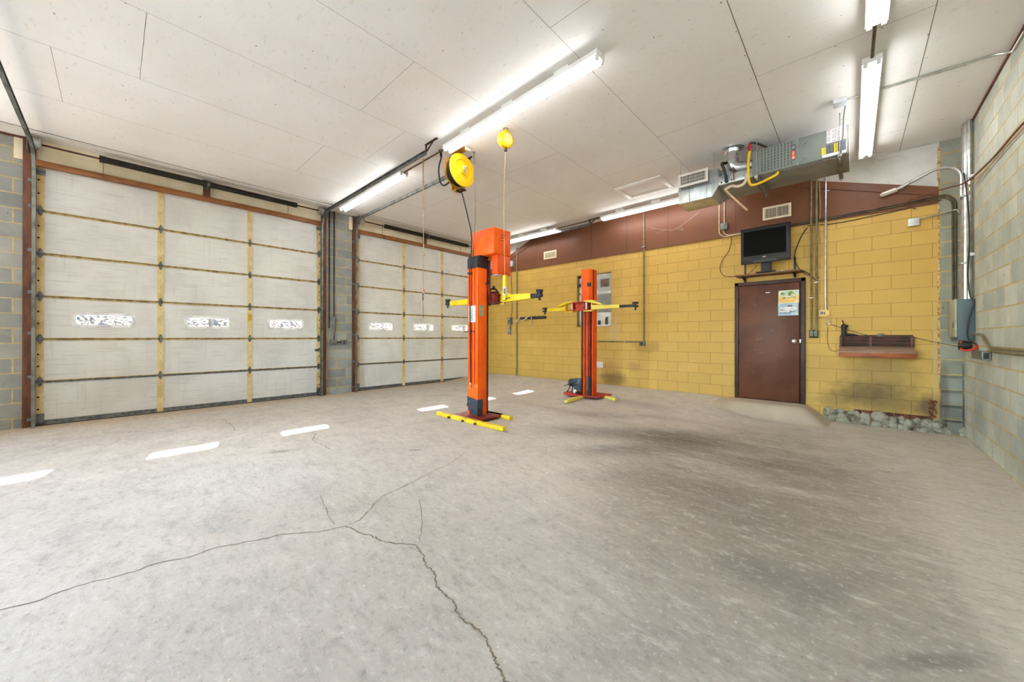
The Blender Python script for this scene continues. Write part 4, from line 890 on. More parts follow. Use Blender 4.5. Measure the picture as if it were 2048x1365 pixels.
    for k in range(9): b.box(-4.295, -4.18 - (k % 3) * .02, Y0 - .0028, Y0 - .0023, 1.365 + k * .022, 1.370 + k * .022)
    b.build('sheet_print', INK, root)
    MB().box(X1 + .0006, X1 + .0022, 3.716, 3.797, 1.425, 1.59).build('rating_label', PAPERG, root)
    b = MB()
    for k in range(4): b.box(X1 + .0023, X1 + .003, 3.725, 3.785 - (k % 2) * .015, 1.45 + k * .022, 1.456 + k * .022)
    b.build('label_print', INK, root)
    b = MB(); b.box(-4.40, -4.235, Y0 - .03, Y0 - .001, 1.186, 1.198); b.cyl((-4.255, Y0 - .02, 1.20), (-4.255, Y0, 1.20), .016, n=10); b.tube([(-4.24, Y0 - .012, 1.2), (-4.18, Y0 - .014, 1.2), (-4.17, Y0 - .014, 1.17)], .007, 6); b.build('lock_lever', DKBROWN, root)
front_post()
f = thing('power_cable', (-4.2, 3.62, ZC), 'thin grey cable dropping from behind the hose reel to the orange motor cover', 'cable')
MB().tube([(-4.1, 3.60, ZC), (-4.12, 3.63, 3.3), (-4.14, 3.66, 2.9), (-4.25, 3.73, 2.6), (-4.31, 3.76, 2.42), (-4.3, 3.7, 2.1)], .006, 6, 0, 6).build('cable', GREYC, f)
MB().lathe((-4.1, 3.60, ZC), (0, 0, -1), [(0, .02), (.012, .02), (.014, .008), (.03, .008)], 10).build('ceiling_gland', STEEL, f)

def rear_post():
    zf = fz(-3.9, 6.45); root = thing('lift_post', (-3.89, 6.5, zf), 'shorter orange lift post with a grey pump at its foot, before the window', 'car lift', 'orange two-post car lift')
    b = MB(); b.prism([(-4.36, 6.30, zf + .035), (-4.0, 6.28, zf + .035), (-3.62, 6.36, zf + .035), (-3.60, 6.90, zf + .035), (-4.36, 6.90, zf + .035)], (0, 0, .025)); b.prism([(-4.38, 6.30, zf + .06), (-4.08, 6.28, zf + .06), (-4.08, 6.75, zf + .06), (-4.38, 6.75, zf + .06)], (0, 0, .02)); b.build('base_plate', REDPL, root, .003)
    for p0, p1 in (((-3.98, 6.62, zf + .0275), (-3.90, 5.68, zf + .0275)), ((-3.80, 6.72, zf + .0275), (-3.33, 6.55, zf + .0275))):
        s = MB().bar(p0, p1, .07, .05).build('skid', YELPALE, root, .006)
        MB().lathe((p1[0], p1[1], zf + .05), (0, 0, 1), [(0, .018), (.008, .018), (.01, .009), (.03, .009)], 10).build('anchor_bolt', STEEL, s)
    b = MB(); z0, z1 = zf + .055, 2.455
    b.box(-3.985, -3.79, 6.60, 6.62, z0, z1); b.box(-3.985, -3.965, 6.39, 6.60, z0, z1); b.box(-3.815, -3.79, 6.46, 6.60, z0, z1); b.box(-3.985, -3.935, 6.39, 6.41, z0, z1); b.build('column', ORANGED, root, .003)
    b = MB(); b.box(-3.96, -3.935, 6.412, 6.595, z0, 2.40); b.box(-3.86, -3.835, 6.44, 6.595, z0, 2.40); b.build('inner_channel', REDB, root)
    b = MB(); b.box(-3.955, -3.87, 6.43, 6.47, z0, 2.40); b.build('inner_face', ORANGED, root)
    b = MB(); b.box(-3.83, -3.816, 6.42, 6.46, z0, .32); b.box(-3.905, -3.83, 6.415, 6.42, z0, .32); b.build('dark_boot', BLACK, root)
    MB().tube([(-3.885, 6.415, 1.64), (-3.885, 6.415, .05)], .009, 8).build('lift_cable', GREYC, root)
    MB().tube([(-3.99, 6.375, 1.62), (-3.99, 6.375, zf + .07)], .011, 8).build('equaliser_cable', DARKST, root)
    b = MB(); b.prism([(-4.005, 6.40, 1.835), (-3.985, 6.355, 1.835), (-3.82, 6.355, 1.835), (-3.79, 6.40, 1.835), (-3.79, 6.50, 1.835), (-4.005, 6.50, 1.835)], (0, 0, .62)); b.build('carriage_cover', ORANGE, root, .003)
    for x in (-4.03, -3.80):
        MB().box(x - .038, x + .038, 6.32, 6.356, 2.105, 2.18).build('stop_block', BLACK, root, .01)
    b = MB(); b.box(-4.17, -3.745, 6.17, 6.37, 1.785, 1.805); b.box(-4.17, -3.745, 6.17, 6.37, 1.63, 1.65); b.box(-4.05, -3.86, 6.24, 6.37, 1.65, 1.785); b.box(-4.10, -4.09, 6.2, 6.37, 1.65, 1.785); b.box(-3.83, -3.82, 6.2, 6.37, 1.65, 1.785); b.build('carriage', mat('carriage_red', (206, 64, 30), .5, c2=(160, 44, 26), nscale=8), root, .003)
    def arm(sg, xp, xe, xt, m):
        y = 6.22; b = MB(); xm = xp + sg * .14; b.hexa([(xm, y - .05, 1.635), (xe, y - .04, 1.64), (xe, y + .04, 1.64), (xm, y + .05, 1.635)], [(xm, y - .05, 1.72), (xe, y - .04, 1.70), (xe, y + .04, 1.70), (xm, y + .05, 1.72)])
        b.prism([(xp - sg * .04, y - .052, 1.805), (xp - sg * .04, y - .052, 1.82), (xm + sg * .0, y - .052, 1.82), (xm + sg * .2, y - .052, 1.735), (xm + sg * .2, y - .052, 1.715)], (0, .104, 0)); b.box(min(xp - sg * .04, xm), max(xp - sg * .04, xm), y - .052, y + .052, 1.605, 1.625); b.box(min(xm - sg * .012, xm), max(xm - sg * .012, xm), y - .05, y + .05, 1.62, 1.81)
        a = b.build('swing_arm', m, root, .003)
        MB().cyl((xp, y, 1.60), (xp, y, 1.825), .022, n=12).build('pivot_pin', STEEL, a)
        b = MB(); b.box(min(xe, xt), max(xe, xt), y - .03, y + .03, 1.645, 1.69); b.cyl((xt, y, 1.585), (xt, y, 1.72), .016, n=10); b.cyl((xt, y, 1.70), (xt, y, 1.728), .055, n=14); b.cyl((xt, y, 1.64), (xt, y, 1.672), .05, n=14); b.build('lift_pad', BLACK, a, .002)
    arm(-1, -4.115, -4.72, -4.80, YELLOW); arm(1, -3.79, -3.09, -2.80, YELPALE)
    # hydraulic pump on its bracket
    b = MB(); b.cyl((-4.34, 6.48, .16), (-4.07, 6.48, .16), .075, n=18); b.cyl((-4.36, 6.48, .16), (-4.34, 6.48, .16), .055, n=18); b.box(-4.2, -4.04, 6.42, 6.56, .02, .26)
    for k in range(7): b.cyl((-4.32 + .03 * k, 6.48, .16), (-4.31 + .03 * k, 6.48, .16), .081, n=18)
    b.build('pump_motor', PUMP, root, .002)
    b = MB(); b.tube([(-4.30, 6.44, .12), (-4.33, 6.42, .02), (-4.36, 6.40, -.03), (-4.32, 6.38, zf + .085)], .012, 8, 0, 5); b.tube([(-4.22, 6.42, .1), (-4.23, 6.38, 0), (-4.20, 6.37, zf + .085)], .012, 8, 0, 5); b.tube([(-4.15, 6.42, .2), (-4.22, 6.36, .16), (-4.38, 6.33, .1)], .008, 8, 0, 5); b.build('pump_hose', BLACK, root)
    b = MB(); b.sphere((-4.16, 6.40, -.01), .045, 10, 8, (1, .8, 1.1)); b.build('white_reservoir', WHITE, root)
    b = MB(); b.box(-4.14, -4.0, 6.37, 6.47, zf + .08, .0); b.build('valve_block', DARKST, root, .006)
rear_post()

# ------------------------------------------------------------------ furnace, duct and pipes below the ceiling
def furnace():
    X0, X1, Y0, Y1, Z0, Z1 = -1.02, -.03, 5.996, 6.70, 3.34, 3.685
    root = thing('furnace', ((X0 + X1) / 2, (Y0 + Y1) / 2, ZC), 'long grey furnace unit with louvred front slung under the ceiling', 'furnace')
    b = MB(); b.box(X0, X1, Y0 + .012, Y1, Z0, Z1); b.build('cabinet', HVACD, root, .004)
    b = MB(); b.box(X0, X1 - .02, Y0 + .002, Y0 + .013, Z0, Z1); b.build('front_face', HVACG, root, .002)
    b = MB(); b.box(X0 + .075, -.53, Y0 - .004, Y0 + .003, Z0 + .008, Z1 - .006); b.mat(1)
    for i in range(10):
        for j in range(8):
            x = X0 + .105 + i * .036; z = Z0 + .03 + j * .039; b.box(x, x + .013, Y0 - .0052, Y0 - .0035, z, z + .027)
    b.build('louvre_panel', [HVACG, SLOTG], root)
    b = MB(); b.box(-.525, -.24, Y0 - .004, Y0 + .003, Z0 + .008, Z1 - .006); ap = b.build('access_panel', HVACG, root, .002)
    for z in (3.41, 3.605):
        b = MB(); b.cyl((-.44, Y0 - .004, z), (-.44, Y0 - .02, z), .012, n=10); b.bar((-.47, Y0 - .012, z - .006), (-.42, Y0 - .016, z + .004), .01, .012); b.build('latch_knob', CHROME, ap)
    b = MB(); b.box(-.528, -.52, Y0 - .006, Y0 + .003, Z0, Z1); b.box(X1 - .035, X1 - .02, Y0 - .003, Y0 + .004, Z0 + .02, Z1); b.build('edge_strip', STEEL, root)
    b = MB(); b.prism(rrect(-.565, 3.52, .024, .105, .022, lambda x, z: (x, Y0 - .0045, z)), (0, -.004, 0)); bd = b.build('badge', BADGE, root)
    b = MB(); b.prism(rrect(-.565, 3.485, .02, .055, .018, lambda x, z: (x, Y0 - .0086, z)), (0, -.001, 0)); b.build('badge_patch', LOGO, bd)
    b = MB(); b.ring([(-.565 + .013 * math.cos(a * PI / 8), Y0 - .0098, 3.452 + .013 * math.sin(a * PI / 8)) for a in range(16)], [(-.565 + .008 * math.cos(a * PI / 8), Y0 - .0098, 3.452 + .008 * math.sin(a * PI / 8)) for a in range(16)], (0, -.0008, 0))
    b.box(-.567, -.563, Y0 - .0106, Y0 - .0098, 3.455, 3.466); b.box(-.572, -.558, Y0 - .0106, Y0 - .0098, 3.595, 3.6); b.box(-.572, -.558, Y0 - .0106, Y0 - .0098, 3.57, 3.574); b.box(-.572, -.569, Y0 - .0106, Y0 - .0098, 3.57, 3.6); b.box(-.561, -.558, Y0 - .0106, Y0 - .0098, 3.57, 3.6)
    for k in range(4): b.box(-.573, -.557, Y0 - .0106, Y0 - .0098, 3.485 + k * .013, 3.49 + k * .013)
    b.build('badge_mark', WHITE, bd)
    b = MB(); b.box(-.238, -.055, Y0 - .005, Y0 - .0005, 3.515, 3.68); b.box(-.28, -.055, Y0 - .005, Y0 - .0005, 3.352, 3.385); lb = b.build('notice_sheet', WHITE, root)
    b = MB()
    for c in range(4):
        for k in range(13):
            if (c + k * 3) % 7 != 0: b.box(-.232 + c * .045, -.196 + c * .045 - (k * 5 % 4) * .004, Y0 - .0058, Y0 - .005, 3.525 + k * .011, 3.529 + k * .011)
    b.build('notice_print', INK, lb)
    b = MB(); b.box(-.152, -.149, Y0 - .006, Y0 - .005, 3.53, 3.675); b.box(-.23, -.2, Y0 - .006, Y0 - .005, 3.668, 3.674); b.build('notice_red', REDINK, lb)
    b = MB()
    for x0, x1 in ((-.285, -.262), (-.258, -.245), (-.168, -.152), (-.146, -.133)): b.box(x0, x1, Y0 - .0052, Y0 - .0005, 3.388, 3.475 + .02 * (x0 > -.2))
    b.build('warning_strip', YELLOW, root)
    b = MB()
    for x0, x1 in ((-.24, -.21), (-.205, -.175), (-.128, -.1), (-.095, -.06)): b.box(x0, x1, Y0 - .0052, Y0 - .0005, 3.392, 3.49)
    b.build('wiring_chart', BADGE, root)
    # lower pan, coil box and openings on the left
    b = MB(); b.box(-1.446, X0, 6.02, Y1, Z0, 3.47); b.box(-1.446, X0, 6.17, Y1, 3.47, 3.62); b.build('coil_box', DUCT, root, .003)
    b = MB(); b.box(-1.446, X0, 6.0, Y1 + .0, Z0 - .012, Z0); b.build('base_pan', HVACD, root)
    b = MB()
    for x, z, r in ((-1.405, 3.372, .011), (-1.275, 3.378, .012)): b.cyl((x, 6.021, z), (x, 6.016, z), r, n=12)
    b.build('port_hole', VENTD, root)
    # strut hangers and rods
    for x in (-.965, -.115):
        b = MB(); b.box(x - .02, x + .02, 5.93, 6.80, Z0 - .05, Z0 - .012)
        s = b.build('strut_channel', STEEL if x < -.5 else TRACKM, root, .003)
        for y in (5.965, 6.76):
            q = MB(); q.cyl((x, y, Z0 - .08), (x, y, ZC - .001), .0055, n=8); q.cyl((x, y, Z0 - .06), (x, y, Z0 - .05), .014, n=6); q.cyl((x, y, Z0 - .012), (x, y, Z0 - .004), .014, n=6); q.build('hanger_rod', STEEL, root)
    b = MB()
    for x, y in ((-.8, 6.1), (-.62, 6.05), (-.52, 6.2), (-.45, 6.08), (-.46, 6.3), (-.33, 6.12), (-.42, 6.45), (-.7, 6.25)): b.cyl((x, y, Z0 + .001), (x, y, Z0 - .006), .006, n=8)
    b.tube([(-.70, 6.02, Z0 - .004), (-.5, 6.04, Z0 - .006), (-.14, 6.03, Z0 - .006)], .003, 6); b.build('screw', STEEL, root)
    q = MB(); q.tube([(-.06, 5.72, ZC - .03), (-.075, 5.80, 3.72), (-.085, 5.93, 3.55), (-.10, 5.955, 3.40), (-.12, 5.99, 3.31), (-.2, 6.02, 3.325)], .007, 6, 0, 6); q.build('power_whip', GREYC, root)
furnace()
def duct():
    root = thing('supply_duct', (-1.78, 6.2, ZC), 'galvanised duct with a white register box, left of the grey furnace', 'duct')
    b = MB(); b.box(-2.0, -1.525, 5.99, 6.44, 3.19, 3.60); b.build('duct_body', DUCT, root, .004)
    a = [(-1.525, 5.99, 3.19), (-1.446, 6.02, 3.34), (-1.446, 6.69, 3.34), (-1.525, 6.44, 3.19)]
    t = [(-1.525, 5.99, 3.60), (-1.446, 6.02, 3.60), (-1.446, 6.69, 3.62), (-1.525, 6.44, 3.60)]
    MB().hexa(a, t).build('duct_transition', DUCT, root, .002)
    b = MB(); b.box(-2.003, -1.52, 5.984, 5.99, 3.385, 3.392); b.box(-1.84, -1.836, 5.984, 5.99, 3.19, 3.6); b.box(-1.60, -1.596, 5.984, 5.99, 3.19, 3.6); b.build('duct_seam', TRACKM, root)
    b = MB(); b.ring([(-1.965, 5.872, 3.398), (-1.55, 5.872, 3.398), (-1.55, 5.872, 3.592), (-1.965, 5.872, 3.592)], [(-1.935, 5.872, 3.432), (-1.582, 5.872, 3.432), (-1.582, 5.872, 3.562), (-1.935, 5.872, 3.562)], (0, .015, 0)); rg = b.build('register', REGW, root, .002)
    b = MB(); b.box(-1.955, -1.56, 5.887, 5.99, 3.405, 3.585); b.build('register_boot', HVACD, root)
    MB().box(-1.94, -1.58, 5.8835, 5.8865, 3.428, 3.566).build('register_inside', VENTD, rg)
    b = MB()
    for k in range(17): b.box(-1.93 + k * .0208, -1.924 + k * .0208, 5.873, 5.883, 3.432, 3.562)
    for z in (3.475, 3.52): b.box(-1.935, -1.582, 5.876, 5.88, z, z + .003)
    b.build('register_louvres', REGW, rg)
    b = MB(); b.cyl((-1.96, 5.97, 3.6), (-1.96, 5.97, ZC - .001), .005, n=8); b.cyl((-1.50, 6.0, 3.3), (-1.50, 6.0, ZC - .001), .005, n=8); b.build('hanger_rod', STEEL, root)
duct()
def flue():
    root = thing('flue_pipe', (-1.275, 6.06, ZC), 'shiny round flue elbow between the ceiling collar and the grey furnace', 'flue pipe')
    pts = fil([Vector((-1.275, 6.06, ZC - .002)), Vector((-1.275, 6.06, 3.545)), Vector((-1.03, 6.12, 3.545))], .2, 9)
    b = MB(); b.tube(pts, .078, 20); b.build('pipe', FLUE, root, sharp=60)
    b = MB()
    for i in range(1, len(pts) - 1, 2):
        d = (pts[i + 1] - pts[i - 1]).normalized(); b.cyl(pts[i] - d * .006, pts[i] + d * .006, .083, n=20)
    d = (pts[-1] - pts[-2]).normalized(); b.cyl(pts[-1] - d * .05, pts[-1] - d * .03, .078, n=20); b.build('crimp_ring', FLUE, root)
    b = MB(); b.lathe((-1.275, 6.06, ZC), (0, 0, -1), [(0, .075), (0, .15), (.012, .148), (.02, .09), (.06, .08), (.062, .075)], 28); b.build('ceiling_collar', FLUE, root)
flue()
r_ = thing('gas_hose', (-1.03, 5.97, ZC), 'yellow gas hose looping below the left end of the grey furnace', 'gas hose')
MB().tube([(-1.045, 5.97, 3.70), (-1.06, 5.96, 3.55), (-1.06, 5.96, 3.35), (-1.04, 5.955, 3.235), (-.99, 5.955, 3.205), (-.90, 5.96, 3.22), (-.80, 5.97, 3.255), (-.745, 6.0, 3.29), (-.735, 6.03, 3.33)], .0165, 10, 0, 6).build('hose', GASY, r_)
b = MB(); b.cyl((-1.045, 5.97, 3.69), (-1.045, 5.97, 3.79), .02, n=10); b.box(-1.075, -1.015, 5.955, 5.985, 3.735, 3.755); b.build('valve', REDV, r_); MB().tube([(-1.045, 5.97, 3.79), (-1.03, 6.0, 3.81), (-.98, 6.1, 3.825), (-.9, 6.3, 3.82)], .013, 8, 0, 4).build('iron_pipe', DARKST, r_)
r_ = thing('drain_pipe', (-1.2, 5.98, 3.3), 'cream drain pipe snaking under the furnace coil and sloping down to its loose end', 'drain pipe')
MB().tube([(-1.075, 6.02, 3.385), (-1.075, 5.965, 3.385), (-1.085, 5.95, 3.30), (-1.12, 5.945, 3.245), (-1.19, 5.945, 3.235), (-1.26, 5.95, 3.262), (-1.345, 5.95, 3.235)], .019, 10, 0, 6).build('trap', PVC, r_)
MB().tube([(-1.345, 5.95, 3.235), (-1.25, 5.90, 3.1), (-1.045, 5.80, 2.83)], .0135, 8).build('sloping_pipe', CONDW, r_)
b = MB(); b.tube([(-1.34, 6.0, 3.372), (-1.345, 5.985, 3.45), (-1.365, 5.985, 3.55), (-1.395, 5.99, 3.63), (-1.37, 6.06, 3.66), (-1.34, 6.2, 3.67)], .019, 10, 0, 6); b.cyl((-1.34, 6.022, 3.37), (-1.34, 5.985, 3.37), .022, n=12)
r_ = thing('refrigerant_line', (-1.36, 6.0, 3.37), 'black foam covered pipe rising from the coil box left of the shiny flue', 'pipe'); b.build('foam_sleeve', BLACK, r_)
b = MB(); b.tube([(-1.245, 6.018, 3.36), (-1.25, 6.0, 3.42), (-1.255, 6.0, 3.55), (-1.3, 6.02, 3.66)], .007, 8, 0, 5); b.build('copper_line', mat('dull_copper', (150, 110, 80), .4, .8), r_)

# ------------------------------------------------------------------ things on the back wall
YW = YB - .022
def grille(x0, x1, z0, z1, n, label, dark, y=YW):
    root = thing('wall_grille', ((x0 + x1) / 2, y, (z0 + z1) / 2), label, 'vent', 'vent grilles on the brown siding')
    w = .035; b = MB(); b.ring([(x0, y - .012, z0), (x1, y - .012, z0), (x1, y - .012, z1), (x0, y - .012, z1)], [(x0 + w, y - .012, z0 + w), (x1 - w, y - .012, z0 + w), (x1 - w, y - .012, z1 - w), (x0 + w, y - .012, z1 - w)], (0, .012, 0)); b.build('frame', VENTC, root, .002)
    MB().box(x0 + .02, x1 - .02, y - .003, y - .0005, z0 + .02, z1 - .02).build('back', dark, root)
    b = MB(); W = x1 - x0 - 2 * w
    for k in range(n): xx = x0 + w + W * (k + .5) / n; b.box(xx - .0035, xx + .0035, y - .011, y - .003, z0 + w, z1 - w)
    if n > 14: b.box((x0 + x1) / 2 - .002, (x0 + x1) / 2 + .002, y - .012, y - .003, z0 + w, z1 - w)
    b.build('louvres', VENTC, root)
grille(-1.166, -.762, 3.168, 3.398, 18, 'cream slatted grille on the brown siding above the television', VENTD)
grille(-6.04, -5.625, 3.165, 3.368, 12, 'small cream grille at the left end of the brown siding', mat('grille_olive_inside', (150, 134, 88), .8))

def tv():
    root = thing('television', (-1.08, 7.52, 2.225), 'black flat television standing on the bracket shelf over the brown door', 'television')
    def P(x, z, d=0): # slightly turned and leaning set
        a = math.radians(2.5); return (-1.09 + x * math.cos(a) + d * math.sin(a), 7.46 + x * math.sin(a) * -1 + d * math.cos(a) + (z - 2.7) * -.02, z)
    hw = .352; z0, z1 = 2.385, 2.995
    ol = [P(-hw, z0), P(hw, z0), P(hw, z1), P(-hw, z1)]; il = [P(-hw + .045, z0 + .135), P(hw - .062, z0 + .135), P(hw - .062, z1 - .055), P(-hw + .045, z1 - .055)]
    b = MB(); b.ring(ol, il, (0, .05, 0)); bz = b.build('bezel', BLKPL, root, .006)
    b = MB(); b.hexa([P(-hw + .02, z0 + .02, .048), P(hw - .02, z0 + .02, .048), P(hw - .12, z0 + .08, .13), P(-hw + .12, z0 + .08, .13)], [P(-hw + .02, z1 - .02, .048), P(hw - .02, z1 - .02, .048), P(hw - .12, z1 - .1, .13), P(-hw + .12, z1 - .1, .13)]); b.build('back_shell', BLKPL, root)
    b = MB(); q = [P(-hw + .04, z0 + .13, .012), P(hw - .055, z0 + .13, .012), P(hw - .055, z1 - .05, .012), P(-hw + .04, z1 - .05, .012)]; b.prism(q, (0, .004, 0)); b.build('screen', SCREEN, root)
    b = MB(); b.prism([P(-hw + .01, z0 + .055, -.004), P(hw - .01, z0 + .055, -.004), P(hw - .01, z0 + .06, -.004), P(-hw + .01, z0 + .06, -.004)], (0, .005, 0)); b.prism([P(-.17, z0 + .012, -.006), P(.16, z0 + .012, -.006), P(.16, z0 + .048, -.006), P(-.17, z0 + .048, -.006)], (0, .006, 0)); b.build('speaker_strip', mat('tv_grey_strip', (62, 62, 66), .45), root, .001)
    a = math.radians(2.5); text_mesh('maker_mark', 'JVC', .034, WHITE, root, P(-.005, z0 + .092, -.002), (math.cos(a), -math.sin(a), 0), (0, .02, 1))
    b = MB(); b.box(-1.15, -1.01, 7.52, 7.60, 2.22, 2.45); b.box(-1.22, -.94, 7.46, 7.66, 2.217, 2.235); b.build('stand', BLACK, root, .008)
tv()
def shelf():
    root = thing('bracket_shelf', (-1.07, 7.65, 2.20), 'brown board shelf on black brackets above the brown door', 'shelf')
    MB().box(-1.535, -.605, 7.50, 7.785, 2.188, 2.214).build('shelf_board', SHELFW, root, .003)
    for x in (-1.435, -.715):
        b = MB(); b.box(x - .014, x + .014, YB - .014, YB - .001, 2.11 if x < -1 else 2.13, 2.47); b.prism([(x - .009, YB - .013, 2.188), (x - .009, 7.53, 2.188), (x - .009, 7.53, 2.178), (x - .009, YB - .013, 2.12)], (.018, 0, 0)); b.build('bracket', BLACK, root, .002)
    b = MB()
    for x in (-1.435, -.715):
        for k in range(6): b.box(x - .004, x + .004, YB - .0150, YB - .0142, 2.25 + k * .035, 2.265 + k * .035)
    b.build('bracket_slot', BOXG, root)
shelf()
b = MB(); b.box(-.99, -.93, 7.50, 7.54, 2.214, 2.226); b.box(-.87, -.84, 7.50, 7.54, 2.214, 2.228); tag(b.build('plastic_clip', WHITE, None, .003, loc=(-.92, 7.52, 2.214)), 'small white plastic clips lying on the shelf by the television foot', 'clip')
def wire(name, pts, r, m, label, cat='cable', s=6, group=None):
    root = thing(name, pts[0], label, cat, group); MB().tube(pts, r, 6, 0, s).build('wire', m, root); return root
wire('looped_cable', [(-1.71, YW - .012, 3.03), (-1.66, YB - .03, 2.99), (-1.655, YB - .012, 2.90), (-1.70, YB - .01, 2.72), (-1.80, YB - .01, 2.58), (-1.845, YB - .01, 2.42), (-1.80, YB - .01, 2.29), (-1.70, YB - .02, 2.245), (-1.50, 7.74, 2.225), (-1.36, 7.65, 2.24), (-1.22, 7.58, 2.36)], .006, CORDB, 'brown cord looping down the yellow wall to the left end of the shelf')
wire('antenna_cable', [(-.55, YB - .012, 2.93), (-.62, YB - .01, 2.82), (-.68, YB - .01, 2.66), (-.715, YB - .012, 2.52), (-.70, YB - .02, 2.36), (-.64, YB - .03, 2.24), (-.56, YB - .02, 2.19), (-.50, YB - .035, 2.13)], .008, CORDK, 'dark cable hanging from the soffit conduits to the right end of the shelf')
wire('looped_cable', [(-.80, 7.66, 2.222), (-.62, 7.66, 2.222), (-.58, 7.74, 2.16), (-.50, YB - .03, 2.12), (-.44, YB - .03, 2.05), (-.40, YB - .03, 2.09)], .006, CORDK, 'dark cord drooping from the right end of the shelf to the conduits')

# conduits on the back wall
yc = YB - .02
conduit('wall_conduit', [[(-7.0, yc - .015, ZC - .2), (-7.0, yc - .015, .004)]], .016, CONDG, 'thin olive conduit from ceiling to floor at the left end of the yellow wall', group='conduits on the yellow wall',
        straps=[(-7.03, -6.97, yc - .02, YB, 1.2, 1.215)])
conduit('wall_conduit', [[(-3.31, yc - .018, ZC - .002), (-3.31, yc - .018, .98)], [(-3.36, yc, 1.005), (-4.62, yc, 1.005)]], .0165, CONDG, 'olive conduit dropping to an outlet box right of the rear lift post', group='conduits on the yellow wall',
        boxes=[((-3.40, -3.285, YB - .055, YB - .001, .915, 1.025), BOXG, 'outlet_box'), ((-4.68, -4.56, YB - .06, YB - .001, .965, 1.05), BOXBL, 'junction_box')],
        plates=[((-3.375, -3.318, YB - .058, YB - .054, .94, 1.0), BLACK, 'socket')], straps=[(-3.35, -3.27, yc - .036, YB, 3.05, 3.065), (-3.75, -3.735, yc - .02, YB, .985, 1.03)])
conduit('wall_conduit', [[(-1.852, YW - .012, ZC - .002), (-1.852, YW - .012, 3.07), (-1.78, YW - .014, 2.995), (-1.35, YW - .014, 2.995)]], .0105, CONDW, 'tan conduit bending under the duct to run left of the television', group='conduits on the brown siding')
conduit('wall_conduit', [[(-1.765, YW - .015, ZC - .002), (-1.765, YW - .015, 3.24)], [(-1.79, YW - .012, 3.13), (-1.77, YW - .012, 3.05), (-1.70, YW - .012, 3.012), (-1.35, YW - .012, 3.012)]], .011, CONDW, 'tan conduit into the square grey box left of the television', group='conduits on the brown siding',
        boxes=[((-1.826, -1.705, YW - .055, YW - .001, 3.125, 3.245), BOXG, 'junction_box')])
conduit('wall_conduit', [[(-.497, yc - .03, ZC - .002), (-.497, yc - .03, 1.2)], [(-.43, yc - .03, ZC - .002), (-.43, yc - .03, 1.2)]], .0155, CONDG, 'pair of olive conduits down to a black double outlet right of the brown door', group='conduits on the yellow wall',
        boxes=[((-.525, -.41, YB - .06, YB - .001, 1.105, 1.235), BLACK, 'outlet_box')], plates=[((-.515, -.472, YB - .063, YB - .059, 1.13, 1.215), BOXG, 'socket'), ((-.462, -.42, YB - .063, YB - .059, 1.13, 1.215), BOXG, 'socket')],
        straps=[(-.53, -.465, yc - .05, YB, 1.75, 1.765), (-.46, -.40, yc - .05, YB, 2.0, 2.015)])
conduit('wall_conduit', [[(-.318, yc - .012, ZC - .06), (-.318, yc - .012, 1.72), (-.312, yc - .01, 1.55)]], .0145, CONDS, 'bright silver conduit running down to the beige thermostat', group='conduits on the yellow wall', straps=[(-.345, -.27, yc - .03, YB, 3.46, 3.475)])
wire('thermostat_wire', [(-.40, YW - .02, 3.72), (-.385, YW - .02, 3.2), (-.40, YB - .02, 2.9), (-.375, YB - .02, 2.6), (-.395, YB - .02, 2.3), (-.395, YB - .03, 2.06)], .005, CORDT, 'slack tan wire hanging between the olive and silver conduits')
# twin conduits along the bottom edge of the siding and down the pier
zc = 3.0
conduit('soffit_conduit', [[(-1.35, YW - .014, 2.995), (.2, YW - .014, 3.02), (.93, YB - .03, 3.055), (1.0, YB - .04, 2.98), (1.005, YB - .04, 1.55)], [(-1.35, YW - .012, 3.015), (.2, YW - .012, 3.045), (.96, YB - .028, 3.085), (1.03, YB - .035, 2.98), (1.03, YB - .035, 1.55)]], .0105, CONDB, 'twin bronze conduits along the lower edge of the brown siding to the corner pier', group=None, fillet=.12)
wire('slack_wire', [(-.55, YB - .012, 2.96), (-.2, YB - .012, 2.93), (.2, YB - .012, 2.95), (.6, YB - .012, 2.985), (.9, YB - .03, 3.02)], .006, CORDK, 'dark slack wire sagging just below the twin soffit conduits')
conduit('box_conduit', [[(.70, YB - .03, 2.80), (.92, YB - .03, 2.83), (1.04, YB - .05, 2.86), (1.06, YB - .07, 2.78)]], .009, CONDS, 'thin silver conduit from the pale square box to the corner pier', boxes=[((.584, .697, YB - .05, YB - .001, 2.712, 2.82), BOXW, 'junction_box')], fillet=.05)

def thermostat():
    root = thing('thermostat', (-.334, YB, 1.5), 'aged beige thermostat at the end of the silver conduit', 'thermostat'); MB().box(-.402, -.266, YB - .035, YB - .001, 1.446, 1.556).build('case', THERM, root, .008)
    MB().box(-.385, -.345, YB - .0358, YB - .034, 1.485, 1.53).build('display', BADGE, root); b = MB(); b.box(-.336, -.326, YB - .037, YB - .034, 1.48, 1.53); b.box(-.30, -.283, YB - .037, YB - .034, 1.462, 1.472); b.build('slider', DARKST, root)
thermostat()
s_ = thing('wall_switch', (-.28, YB, 1.357), 'dirty tan switch plate just below the thermostat', 'switch'); MB().box(-.315, -.245, YB - .008, YB - .001, 1.3, 1.414).build('plate', PLATE, s_, .003); b = MB(); b.box(-.30, -.262, YB - .02, YB - .007, 1.325, 1.345); b.box(-.285, -.275, YB - .018, YB - .007, 1.35, 1.375); b.build('toggle', VENTC, s_, .002)
wire('switch_wire', [(-.29, YB - .008, 1.28), (-.30, YB - .008, 1.15), (-.29, YB - .008, 1.0), (-.255, YB - .008, .91), (-.2, YB - .012, .90), (-.15, YB - .02, .93), (-.155, YB - .02, .98)], .004, CORDB, 'thin brown wire hanging in a loop from the switch to the tool rack')
